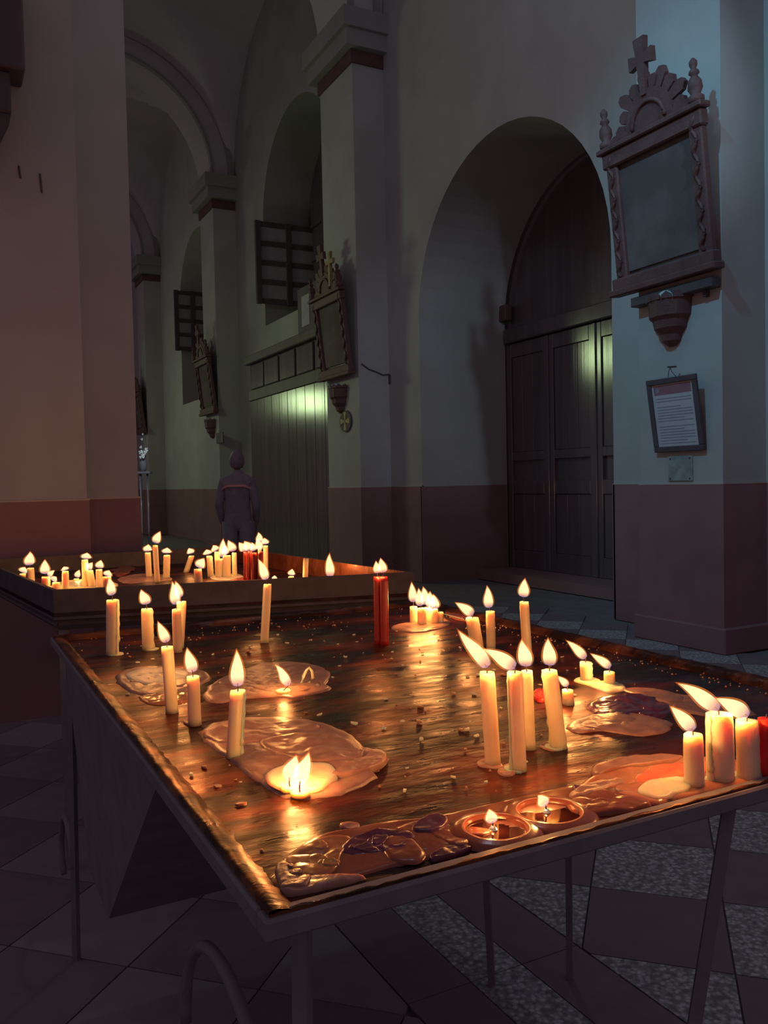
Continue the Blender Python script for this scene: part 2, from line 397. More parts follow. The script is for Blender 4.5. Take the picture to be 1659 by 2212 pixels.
for a, b in ((5.335, 10.70), (11.80, 17.45), (18.40, 24.3), (25.25, 31.0)):
    bm = bmesh.new(); nx_, ny_ = 36, 36; x0_, x1_ = .55, XW + .05; cx_, rx_ = (.90 + XP) / 2, (XP - .90) / 2 + .36; cy_, ry_ = (a + b) / 2, (b - a) / 2
    def zz(x, y):                       # groined: two crossing barrels
        u = max(0, 1 - ((x - cx_) / rx_) ** 2); v = max(0, 1 - ((y - cy_) / ry_) ** 2)
        return 7.80 + max(rx_ * math.sqrt(u), 2.75 * math.sqrt(v))
    V = [[bm.verts.new((x0_ + (x1_ - x0_) * i / nx_, a + (b - a) * (.5 - .5 * math.cos(PI * j / ny_)), 0)) for j in range(ny_ + 1)] for i in range(nx_ + 1)]
    for row in V:
        for v in row: v.co.z = zz(v.co.x, v.co.y)
    for i in range(nx_):
        for j in range(ny_): bm.faces.new((V[i][j], V[i + 1][j], V[i + 1][j + 1], V[i][j + 1]))
    obj('groin_vault', bm, 'vault', vt, smooth=True)

# ------------------------------------------------------------------ doors, windows
d1 = thing('door_1', 'tall dark wooden door under the near arch, catching a green glint', 'door', (XD, A1[0], 0), kind='structure')
Wd = A1[1] - A1[0]
bm = bmesh.new(); n = 24; r = Wd / 2
prism(bm, [(0, 3.42)] + [(r - r * math.cos(PI * k / n), A1[2] + r * math.sin(PI * k / n)) for k in range(n + 1)] + [(Wd, 3.42)], 'x', .06, .12)
obj('tympanum', bm, 'door_wood', d1)
obj('leak_blocker', box((.125, -.5, 0), (.2, Wd + .5, 6.2)), 'wood', d1)  # unseen board added behind the door to stop ambient light leaking in
obj('transom', box((-.04, 0, 3.26), (.14, Wd, 3.46), .015), 'door_wood', d1)
obj('step', box((-.55, .02, 0), (.12, Wd - .02, .13)), 'dado', d1)
for k in range(4):                      # four folding leaves
    y0 = k * Wd / 4 + .01; w = Wd / 4 - .02
    leaf = obj('door_leaf', box((.06, y0, .13), (.10, y0 + w, 3.25)), 'door_wood', d1)
    for a, b in ((y0, y0 + .10), (y0 + w - .10, y0 + w)): obj('stile', box((.015, a, .13), (.065, b, 3.25), .008), 'door_wood', leaf)
    for a, b in ((.13, .38), (1.16, 1.34), (1.62, 1.74), (3.06, 3.25)): obj('rail', box((.017, y0 + .10, a), (.063, y0 + w - .10, b), .008), 'door_wood', leaf)
    for a, b in ((.38, 1.16), (1.74, 3.06)):
        for h in range(3):
            ya = y0 + .105 + h * (w - .21) / 3
            obj('panel_board', box((.035, ya, a), (.062, ya + (w - .21) / 3 - .006, b), .006), 'door_wood', leaf)
for k in range(3): obj('cover_strip', box((-.005, (k + 1) * Wd / 4 - .03, .13), (.05, (k + 1) * Wd / 4 + .03, 3.25), .01), 'door_wood', d1)

d2 = thing('door_2', 'dark timber porch door with a green reflected glow', 'door', (5.42, 11.95, 0), kind='structure')
Y2 = 15.98 - 11.95
obj('porch_box', box((.06, 0, 0), (.29, Y2, 3.78)), 'wood', d2)
obj('cornice', box((-.06, -.02, 3.70), (.29, Y2 + .06, 3.86), .015), 'wood', d2)
for k in range(10):
    obj('plank', box((.02, k * Y2 / 10 + .004, .02), (.07, (k + 1) * Y2 / 10 - .004, 3.0), .008), 'door_wood', d2)
obj('rail', box((.0, 0, 3.0), (.08, Y2, 3.2), .01), 'wood', d2)
for k in range(5): obj('upper_panel', box((.02, k * Y2 / 5 + .05, 3.22), (.07, (k + 1) * Y2 / 5 - .05, 3.68), .01), 'door_wood', d2)
def window(idx, W, back_mat, label):
    y0, y1, zs, sill = W
    t = thing('window_%d' % idx, label, 'window', (XW + .9, y0, sill), kind='structure')
    n, w, r = 20, y1 - y0, (y1 - y0) / 2; h = zs - sill
    bm = bmesh.new()
    prism(bm, [(0, 0)] + [(r - r * math.cos(PI * k / n), h + r * math.sin(PI * k / n)) for k in range(n + 1)] + [(w, 0)], 'x', .05, .10)
    obj('shutter', bm, back_mat, t)
    obj('leak_blocker', box((.11, -.3, -.3), (.2, w + .3, h + r + .4)), back_mat, t)  # unseen board added to keep ambient light out of the recess
    for k in range(1, 4): obj('mullion', box((-.02, k * w / 4 - .04, 0), (.06, k * w / 4 + .04, h + r * .8)), 'wood', t)
    for k in range(1, 4): obj('glazing_bar', box((.0, 0, k * h / 3 - .03), (.06, w, k * h / 3 + .03)), 'wood', t)
    return t
window(1, W2, 'wood', 'tall dark shuttered window above the timber porch')
window(2, W3, 'plaster_grey', 'arched window recess behind the far pilaster')
def casement(p_top, p_bot, width, rows, label):
    """window leaf standing open into the aisle, square to the wall"""
    x0 = p_top.x; z1, z0 = p_top.z, p_bot.z; y = p_top.y
    t = thing('window_leaf', label, 'window leaf', (x0, y, z0), 'open wooden window leaves high on the aisle wall')
    h = z1 - z0; w = width
    for a, b in ((0, .11), (w / 2 - .06, w / 2 + .06), (w - .11, w)): obj('stile', box((a, -.03, 0), (b, .04, h), .006), 'wood', t)
    for k in range(rows + 1):
        zc = .06 + k * (h - .12) / rows
        obj('bar', box((.1, -.02, zc - .05), (w - .1, .03, zc + .05), .006), 'wood', t)
    for k in range(rows):
        for a in (.11, w / 2 + .06):
            zc = .06 + k * (h - .12) / rows + .05
            obj('pane', box((a, .0, zc), (a + w / 2 - .17, .012, zc + (h - .12) / rows - .10)), 'pane', t)
    return t
casement(on_y(550, 475, 15.55), on_y(551, 655, 15.55), 1.35, 4, 'large open wooden window leaf above the timber porch')
casement(on_y(375, 626, 22.1), on_y(376, 757, 22.1), .98, 4, 'small open wooden window leaf with eight panes beside the far pilaster')

# ------------------------------------------------------------------ framed paintings on the pilasters
def painting(yc, label, sub=True):
    """leaning carved frame with a rayed crown, cross and finials; built upright then tipped forward"""
    t = thing('framed_painting', label, 'painting', (XP - .035, yc, 2.93), 'carved framed paintings along the aisle')
    t.rotation_euler = (0, math.radians(-6.5), 0)           # top leans out over the aisle
    w, h = .50, 1.13                                        # half width, height of the body
    obj('backboard', box((-.02, -w + .03, .05), (.0, w - .03, h - .03)), 'wood', t)
    obj('canvas', box((-.035, -w + .11, .15), (-.018, w - .11, h - .10)), 'canvas', t)
    for s in (-1, 1):

        y0, y1 = sorted((s * w, s * (w - .125)))
        post = obj('frame_side', box((-.07, y0, .10), (0, y1, h), .012), 'frame_wood', t)
        bm = bmesh.new(); ym = (y0 + y1) / 2               # twisted carving down the post
        tube(bm, [(-.078 + .008 * math.cos(k * .9), ym + .022 * math.sin(k * .9), .12 + k * (h - .16) / 40) for k in range(41)], .016, 6)
        obj('twisted_carving', bm, 'frame_wood', post, smooth=True)
    base = obj('frame_base', box((-.10, -w - .03, .0), (0, w + .03, .11), .012), 'frame_wood', t)
    obj('base_moulding', box((-.125, -w - .055, -.035), (0, w + .055, .02), .01), 'frame_wood', base)
    top = obj('frame_head', box((-.09, -w - .02, h - .12), (0, w + .02, h + .0), .012), 'frame_wood', t)
    obj('cornice', box((-.12, -w - .05, h), (0, w + .05, h + .045), .01), 'frame_wood', top)
    # scrolled pediment: half disc with a ring and rays
    bm = bmesh.new(); n = 24
    prism(bm, [(-.46, h + .04), (.46, h + .04), (.40, h + .11), (.27, h + .13)] + [(.245 * math.cos(PI * k / n), h + .10 + .245 * math.sin(PI * k / n)) for k in range(n + 1)] + [(-.27, h + .13), (-.40, h + .11)], 'x', -.06, -.0)
    ped = obj('pediment', bm, 'frame_wood', t)
    bm = bmesh.new(); tube(bm, [(-.065, .17 * math.cos(PI * k / 18), h + .08 + .17 * math.sin(PI * k / 18)) for k in range(19)], .018, 6)
    obj('pediment_ring', bm, 'frame_wood', ped, smooth=True)
    for k, (ang, L) in enumerate(((4, .13), (24, .10), (44, .17), (64, .12), (84, .17), (104, .10), (116, .15), (136, .12), (156, .16), (176, .12))):
        a = math.radians(ang); d = Vector((0, math.cos(a), math.sin(a))); u = Vector((0, -math.sin(a), math.cos(a)))
        c = Vector((0, 0, h + .10)); wd0, wd1 = .028, .05
        P = [c + d * .20 - u * wd0, c + d * .20 + u * wd0, c + d * (.24 + L * .72) + u * wd1, c + d * (.24 + L) + u * .012, c + d * (.24 + L * .93) - u * .03, c + d * (.24 + L * .66) - u * wd1]
        bm = bmesh.new(); prism(bm, [(q.y, q.z) for q in P], 'x', -.05, -.01)
        obj('ray', bm, 'frame_wood', ped)
    # flared cross
    z0 = h + .30; cr = obj('cross', prism(bmesh.new(), [(.026, z0), (.040, z0 + .235), (.12, z0 + .215), (.12, z0 + .325), (.042, z0 + .305), (.058, z0 + .43), (-.058, z0 + .43), (-.042, z0 + .305), (-.12, z0 + .325), (-.12, z0 + .215), (-.040, z0 + .235), (-.026, z0)], 'x', -.075, -.025), 'frame_wood', t)
    cr.location = (0, .02, 0)
    for s in (-1, 1):
        bm = bmesh.new(); lathe(bm, [(.045, 0), (.06, .02), (.06, .05), (.035, .07), (.055, .11), (.05, .16), (.022, .20), (.040, .215), (.035, .235), (.018, .25), (.03, .275), (.030, .30), (.01, .325)], (-.06, s * (w - .03), h + .04), 12)
        obj('finial', bm, 'frame_wood', t, smooth=True)
    # wall battens that carry the frame
    return t
PC = [(a + b) / 2 for a, b in PIL]
for i, (yc, l) in enumerate(zip((4.975, 11.26, 17.85, 24.75), ('large carved framed painting with a cross on top, on the blue-lit pilaster', 'carved framed painting with a gilt cross on the second pilaster', 'dim carved framed painting on the pilaster behind the person', 'farthest carved framed painting, half hidden by the left pier'))):
    painting(yc, l)
# small gilt cross in front of the second painting's crown
gc = on_x(713, 578, XP - .32)
bm = bmesh.new(); prism(bm, [(-.02, -.26), (-.03, .05), (-.12, .04), (-.12, .11), (-.03, .10), (-.04, .22), (.04, .22), (.03, .10), (.12, .11), (.12, .04), (.03, .05), (.02, -.26)], 'x', -.02, .02)
o = obj('gilt_cross', bm, 'gilt', None); o.location = gc
tag(o, 'small gilt cross at the crown of the second painting', 'cross')

def sconce(yc, z, label):
    t = thing('wall_sconce', label, 'sconce', (XP, yc, z), 'carved bowl sconces under the paintings')
    bm = bmesh.new(); n = 15; prof = [(.03, -.24), (.075, -.20), (.085, -.15), (.125, -.10), (.135, -.04), (.160, -.01), (.165, .06), (.17, .12)]
    rings = []
    for r, zz in prof:
        rings.append([bm.verts.new((-abs(math.sin(PI * k / (n - 1))) * r * 1.05 * (1 + .05 * (k % 2)), -math.cos(PI * k / (n - 1)) * r * 1.18, zz + (.025 * (k % 2) if zz > .1 else 0))) for k in range(n)])
    for a, b in zip(rings, rings[1:]):
        for k in range(n - 1): bm.faces.new((a[k], a[k + 1], b[k + 1], b[k]))
        bm.faces.new((a[n - 1], a[0], b[0], b[n - 1]))
    bm.faces.new(rings[0][::-1]); bm.faces.new(rings[-1])
    obj('bowl', bm, 'frame_wood', t)
    for k in range(7):
        a = PI * (k + .5) / 7; bm = bmesh.new()
        c = Vector((-math.sin(a) * .175, -math.cos(a) * .20, .115)); d = Vector((-math.cos(a) * -1, math.sin(a), 0)).normalized()
        tang = Vector((-math.cos(a), math.sin(a) * 1.0, 0)).normalized() * .042
        P = [c - tang, c + tang, c + tang * .9 + Vector((0, 0, .03)), c + Vector((0, 0, .055)), c - tang * .9 + Vector((0, 0, .03))]
        nrm = Vector((-math.sin(a), -math.cos(a), 0)) * .014
        A = [bm.verts.new(q) for q in P]; B = [bm.verts.new(q + nrm) for q in P]
        bm.faces.new(A); bm.faces.new(B[::-1])
        for i in range(5): bm.faces.new((A[i], A[(i + 1) % 5], B[(i + 1) % 5], B[i]))
        obj('scallop', bm, 'frame_wood', t)
    bm = bmesh.new(); bmesh.ops.create_uvsphere(bm, u_segments=16, v_segments=10, radius=.085)
    o = obj('glass_globe', bm, 'glass', t, smooth=True); o.location = (-.09, -.02, .11)
    return t
sconce(4.965, 2.64, 'carved bowl sconce with a glass globe on the blue-lit pilaster')
sconce(11.28, 2.62, 'dark bowl sconce between painting and oval cross')
sconce(17.85, 2.62, 'small dark sconce on the pilaster behind the person')

# framed notice leaning on its nail
nb = thing('framed_notice', 'black framed printed notice with a maroon heading, hanging below the sconce', 'notice', (XP - .01, 4.885, 1.56))
nb.rotation_euler = (0, math.radians(-9), 0)
for lo, hi in (((-.03, -.255, 0), (0, .255, .045)), ((-.03, -.255, .545), (0, .255, .59)), ((-.03, -.255, .045), (0, -.21, .545)), ((-.03, .21, .045), (0, .255, .545))):
    obj('frame_bar', box(lo, hi, .005), 'cable', nb)
pg = obj('page', box((-.014, -.211, .044), (-.004, .211, .546)), 'paper', nb)
obj('heading_band', box((-.0148, -.19, .46), (-.0140, .19, .535)), 'paper_band', pg)
bm = bmesh.new(); lathe(bm, [(.022, 0), (.022, .001)], n=14)
sl = obj('seal', bm, 'ink', pg); sl.rotation_euler = (0, -PI / 2, 0); sl.location = (-.0149, .155, .497)
bm = bmesh.new(); rr = random.Random(3)
for k in range(17):
    if k in (2, 9): continue
    L = .36 if k % 4 != 3 else .22 + rr.random() * .1
    bx(bm, (-.0147, .18 - L, .425 - k * .0225), (-.0141, .18, .433 - k * .0225))
tx = obj('text_lines', bm, 'ink', pg); tx['kind'] = 'stuff'
bm = bmesh.new(); tube(bm, [(-.01, .03, .59), (-.012, .015, .63), (-.004, .0, .665)], .003, 5); tube(bm, [(-.01, -.05, .59), (-.012, -.02, .63), (-.004, .0, .665)], .003, 5)
obj('hanging_wire', bm, 'cable', nb)
bm = bmesh.new(); tube(bm, [(.06, 0, .665), (-.03, 0, .672)], .008, 6); obj('nail', bm, 'cable', nb)
q = on_x(1471, 1012, XP)
pl = thing('wall_plate', 'small grey square plate set in the wall under the notice', 'plate', (XP, q.y, q.z))
obj('cover', box((-.012, -.125, -.10), (.004, .125, .10), .004), 'plate', pl)
for a in (-.1, .1):
    for b in (-.08, .08): obj('screw', box((-.016, a - .006, b - .006), (-.010, a + .006, b + .006)), 'cable', pl)
# batten below the nearest painting
bt = on_x(1472, 634, XP)
t = thing('hanging_rail', 'dark wooden rail under the nearest framed painting', 'rail', (XP, 4.91, 2.79))
obj('batten', box((-.10, -.42, -.02), (0, .42, .055), .006), 'wood', t)
for a in (-.3, .25): obj('peg', box((-.05, a - .015, -.07), (0, a + .015, -.02), .003), 'cable', t)
# oval cross plaque, cable and socket at the second pilaster
q = on_x(749, 910, XP)
ov = thing('oval_plaque', 'dark oval plaque with a gold flared cross on the second pilaster', 'plaque', (XP, q.y, q.z))
bm = bmesh.new(); prism(bm, [(.19 * math.cos(2 * PI * k / 28), .155 * math.sin(2 * PI * k / 28)) for k in range(28)], 'x', -.025, .0); obj('oval_board', bm, 'cable', ov)
for k in range(4):
    a = k * PI / 2; c, s = math.cos(a), math.sin(a); L = .15 if k % 2 == 0 else .13
    P = [(c * u - s * v, s * u + c * v) for u, v in ((.012, -.012), (L, -.045), (L, .045), (.012, .012))]
    bm = bmesh.new(); prism(bm, P, 'x', -.032, -.024); obj('cross_arm', bm, 'gilt', ov)
q1, q2, q3 = on_y(781, 786, 10.69), on_y(812, 800, 10.69), on_y(842, 808, 10.69)
bm = bmesh.new(); tube(bm, [q1, (q1 * .5 + q2 * .5) + Vector((0, 0, -.03)), q2 + Vector((0, 0, -.02)), (q2 + q3) / 2 + Vector((0, 0, -.04)), q3], .010, 6)
tag(obj('cable', bm, 'cable'), 'thin dark cable running from the second painting to a socket', 'cable')
q = on_y(846, 819, 10.69); t = thing('wall_socket', 'small dark wall socket beside the second pilaster', 'socket', q)
obj('socket_box', box((-.05, -.05, -.07), (.035, .012, .06), .006), 'cable', t); obj('plug', box((-.03, -.09, -.02), (.0, -.04, .04), .006), 'cable', t)
q = on_x(476, 946, XP); t = thing('wall_notice', 'small dark square notice under the far sconce', 'notice', (XP, q.y, q.z))
obj('board', box((-.02, -.24, -.11), (0, .24, .11), .004), 'cable', t); obj('edge_strip', box((-.024, -.21, -.09), (-.018, -.19, .09)), 'paper', t)
q = on_x(672, 690, 5.5); t = thing('framed_picture', 'dark framed picture with a pale pane above the timber porch', 'picture', (5.5, q.y, 3.86))
obj('frame', box((-.04, -.48, 0), (.04, .48, .78), .012), 'wood', t); obj('pane', box((-.05, -.05, .12), (-.03, .28, .62)), 'pane', t)

# corbel high on the left pier
q = [on_y(a, b, 5.22) for a, b in ((46, -30), (44, 160), (22, 163), (24, 245), (-10, 332))]
cb = thing('corbel', 'dark stepped wooden corbel at the top of the left pier', 'corbel', (0, 5.4, 0))
def step(x1, z0, z1, dep): return box((-.35, -dep, z0), (x1, 0.005, z1), .01)
obj('shelf', step(q[0].x, q[1].z, q[0].z + .05, .24), 'wood', cb)
obj('block', step(q[2].x, q[3].z, q[1].z, .19), 'wood', cb)
bm = bmesh.new(); prism(bm, [(-.35, q[3].z), (q[3].x, q[3].z), (q[4].x - .05, q[4].z - .08), (-.2, q[4].z - .2), (-.35, q[4].z - .2)], 'y', -.17, .005); obj('tapered_foot', bm, 'wood', cb)
for k, (a, b, L) in enumerate(((42, 372, .035), (88, 396, .055))):
    p = on_y(a, b, 5.398); bm = bmesh.new()
    tube(bm, [p + Vector((-.003, 0, L)), p + Vector((0, -.006, 0)), p + Vector((.004, 0, -L))], .006, 5)
    tag(obj('plaster_chip', bm, 'cable'), ('short', 'longer')[k] + ' dark crack in the plaster of the left pier', 'crack')

# ------------------------------------------------------------------ trays
TZ = 0.925                                   # surface of the front tray
T1 = dict(x0=.272, x1=1.505, y0=.782, y1=2.595, rim=.94)
t1 = thing('candle_table', 'large front candle table with a brown wax-covered metal tray', 'table', (T1['x0'], T1['y0'], 0))
LX, LY = T1['x1'] - T1['x0'], T1['y1'] - T1['y0']
# tray bed: a gently dented sheet
bm = bmesh.new(); nx, ny = 60, 84
g = [[bm.verts.new((LX * i / nx, LY * j / ny, TZ + .0016 * noise.noise(Vector((LX * i / nx * 5, LY * j / ny * 9, 0))) + .0008 * noise.noise(Vector((i * .9, j * 1.1, 3))))) for j in range(ny + 1)] for i in range(nx + 1)]
for i in range(nx):
    for j in range(ny): bm.faces.new((g[i][j], g[i + 1][j], g[i + 1][j + 1], g[i][j + 1]))
obj('tray_bed', bm, 'tray', t1, smooth=True)
def rim_bar(p0, p1, inward, w, top, name='rim'):
    """lip of the tray: flat crown sloping in to the bed, lumpy with old wax"""
    p0, p1, inw = Vector(p0), Vector(p1), Vector(inward)
    L = (p1 - p0).length; n = int(L / .012); bm = bmesh.new(); rows = []
    for k in range(n + 1):
        p = p0 + (p1 - p0) * (k / n); row = []
        for u, z in ((0, top - .026), (0, top), (.25, top + .001), (.6, top - .003), (.85, top - .009), (1.0, TZ + .002), (1.15, TZ - .004)):
            j = (.0028 * noise.noise(Vector((k * .55, u * 9, p0.x * 7 + p0.y * 3))) + .0014 * noise.noise(Vector((k * 1.7, u * 23, 5)))) if z > top - .02 else 0
            q = p + inw * (w * u + (j if u > .8 else j * .3)); row.append(bm.verts.new((q.x, q.y, z + j)))
        rows.append(row)
    for a, b in zip(rows, rows[1:]):
        for i in range(6): bm.faces.new((a[i], a[i + 1], b[i + 1], b[i]))
    return obj(name, bm, 'rim', t1, smooth=True)
rim_bar((0, 0, 0), (0, LY, 0), (1, 0, 0), .034, T1['rim'])
rim_bar((LX, 0, 0), (LX, LY, 0), (-1, 0, 0), .034, T1['rim'])
rim_bar((0, 0, 0), (LX, 0, 0), (0, 1, 0), .014, T1['rim'] - .004)
rim_bar((0, LY, 0), (LX, LY, 0), (0, -1, 0), .030, T1['rim'])
# iron frame under the tray
for lo, hi in (((-.006, -.006), (LX + .006, .022)), ((-.006, LY - .022), (LX + .006, LY + .006)), ((-.006, .022), (.022, LY - .022)), ((LX - .022, .022), (LX + .006, LY - .022))):
    obj('frame_bar', box((*lo, .911), (*hi, .934), .003), 'iron', t1)
obj('tray_underside', box((.023, .023, .912), (LX - .023, LY - .023, .919)), 'iron', t1)
def to_t1(p): return Vector((p.x - T1['x0'], p.y - T1['y0'], p.z))
def leg(a, b, w=.014, name='leg'):
    bm = bmesh.new(); tube(bm, [a, b], w * .85, 4); return obj(name, bm, 'iron', t1)
pa, pb = on_y(1572, 1762, .81), on_y(1500, 2212, .81)
d = pb - pa; pb2 = pa + d * (pa.z / (pa.z - pb.z)); pa2 = pa - d * ((.911 - pa.z) / (pa.z - pb.z)) * -1 * -1
top = pa + d * ((.911 - pa.z) / d.z)
leg(to_t1(top), to_t1(pb2))
leg((1.19, .98, .911), (1.20, 1.0, 0)); leg((.92, 1.02, .911), (1.0, 1.08, 0))
leg((.05, .04, .911), (.03, .03, 0)); leg((.04, LY - .05, .911), (.03, LY - .04, 0)); leg((LX - .05, LY - .05, .911), (LX - .04, LY - .04, 0)); leg((LX - .04, .05, .911), (LX - .03, .04, 0))
bm = bmesh.new()   # tapered sheet-metal hopper that catches wax under the tray
lo = [(.05, 1.30), (.05, 1.60), (.40, 1.60), (.40, 1.30)]; hi = [(.02, .55), (.02, 1.72), (.60, 1.72), (.60, .55)]
A = [bm.verts.new((x, y, .33)) for x, y in lo]; B = [bm.verts.new((x, y, .911)) for x, y in hi]
bm.faces.new(A); bm.faces.new(B)
for i in range(4): bm.faces.new((A[i], A[(i + 1) % 4], B[(i + 1) % 4], B[i]))
obj('wax_hopper', bm, 'iron', t1)
def scroll(c, r, a0, a1, axis, turns_in=.45):
    pts = []
    for k in range(25):
        u = k / 24; a = a0 + (a1 - a0) * u; rr_ = r * (1 - turns_in * u)
        pts.append(Vector(c) + (Vector((0, math.cos(a), math.sin(a))) if axis == 'x' else Vector((math.cos(a), 0, math.sin(a)))) * rr_)
    return tube(bmesh.new(), pts, .009, 6)
obj('scroll_brace', scroll((.03, .30, .52), .26, PI * 1.0, PI * .05, 'x', .3), 'iron', t1, True)
obj('scroll_brace', scroll((.03, 1.92, .22), .16, PI * .9, -PI * .2, 'x', .3), 'iron', t1, True)

TZ2, RIM2 = .93, 1.01
Q2 = [Vector((.335, 3.13)), Vector((1.615, 2.85)), Vector((1.455, 4.75)), Vector((.16, 4.75))]
t2 = thing('candle_table', 'second candle table behind, with a deep brass-sided tray', 'table', (Q2[0].x, Q2[0].y, 0))
def rel2(p, z): return (p[0] - Q2[0].x, p[1] - Q2[0].y, z)
bm = bmesh.new(); V = [bm.verts.new(rel2(p, TZ2)) for p in Q2]; W_ = [bm.verts.new(rel2(p, TZ2 - .015)) for p in Q2]
bm.faces.new(V); bm.faces.new(W_[::-1])
for i in range(4): bm.faces.new((V[i], V[(i + 1) % 4], W_[(i + 1) % 4], W_[i]))
obj('tray_bed', bm, 'tray', t2)
cen = sum(Q2, Vector((0, 0))) / 4
def inset(p, d): 
    v = cen - p; return p + v.normalized() * d
QI = [inset(p, .022) for p in Q2]
for i in range(4):
    j = (i + 1) % 4
    bm = bmesh.new(); P = [Q2[i], Q2[j], QI[j], QI[i]]
    z0, z1 = .905, RIM2
    A = [bm.verts.new(rel2(p, z0)) for p in P]; B = [bm.verts.new(rel2(p, z1)) for p in P]
    bm.faces.new(A); bm.faces.new(B[::-1])
    for a in range(4): bm.faces.new((A[a], A[(a + 1) % 4], B[(a + 1) % 4], B[a]))
    o = obj('tray_side', bm, 'iron_dark', t2)
    if i == 1:
        bm = bmesh.new(); a, b = inset(QI[i], .004), inset(QI[j], .004)
        P = [QI[i], QI[j], b, a]; A = [bm.verts.new(rel2(p, TZ2 + .001)) for p in P]; B = [bm.verts.new(rel2(p, z1 - .001)) for p in P]
        bm.faces.new(A); bm.faces.new(B[::-1])
        for k in range(4): bm.faces.new((A[k], A[(k + 1) % 4], B[(k + 1) % 4], B[k]))
        obj('brass_lining', bm, 'panel', t2)
for p in Q2:
    q = inset(p, .06); bm = bmesh.new(); tube(bm, [rel2(q, .91), rel2(q, 0)], .018, 4); obj('leg', bm, 'iron', t2)
for i in range(4):
    a, b = inset(Q2[i], .03), inset(Q2[(i + 1) % 4], .03); bm = bmesh.new(); tube(bm, [rel2(a, .885), rel2(b, .885)], .018, 4); obj('frame_bar', bm, 'iron_dark', t2)

# ------------------------------------------------------------------ candles
def flame(parent, base, tip, width, seed=0, power=1.0):
    """tear-shaped flame bending from an upright start to its tip; core and glowing edge"""
    b, tp = Vector(base), Vector(tip); L = (tp - b).length
    ctrl = b + (tp - b) * .42 + Vector((0, 0, 1)) * L * .07
    right = RT.copy(); rr = random.Random(seed)
    wob = rr.uniform(-.05, .05) * L
    def axis(t):
        p = b * (1 - t) ** 2 + ctrl * 2 * t * (1 - t) + tp * t * t
        return p + Vector((1, 0, 0)) * wob * math.sin(t * PI * 2) * .5
    out = None
    for nm, mt, sc in (('flame', 'flame', 1.0), ('flame_edge', 'flame_edge', 1.28)):
        bm = bmesh.new(); rings = []; n, N = 10, 14
        lay = bm.verts.layers.float.new('along')
        for k in range(N + 1):
            t = k / N
            prof = (math.sin(PI * min(1, t ** .66)) ** .75) if 0 < t < 1 else .02
            prof = max(prof * (1 - .35 * t ** 3), .02)
            tt = -.03 + t * (1.02 if sc == 1 else 1.08)
            c = axis(max(0, min(tt, 1.06))); dd = (axis(min(1, t + .05)) - axis(max(0, t - .05))).normalized()
            u = dd.cross(FW).normalized(); w = dd.cross(u)
            ring = []
            for a in range(n):
                v = bm.verts.new(c + (u * math.cos(2 * PI * a / n) + w * math.sin(2 * PI * a / n)) * prof * width * .66 * sc); v[lay] = t; ring.append(v)
            rings.append(ring)
        for a, c_ in zip(rings, rings[1:]):
            for k in range(n): bm.faces.new((a[k], a[(k + 1) % n], c_[(k + 1) % n], c_[k]))
        o = obj(nm, bm, mt, parent if out is None else out, smooth=True)
        if out is None: out = o
        o.matrix_world = o.matrix_world
    ld = bpy.data.lights.new('flame_light', 'POINT'); ld.energy = CANDLE_W * power; ld.color = (1.0, .38, .095); ld.shadow_soft_size = .006
    lo = bpy.data.objects.new('flame_light', ld); C.objects.link(lo); lo.parent = parent; lo.location = axis(.45)
    return out
NC = [0]
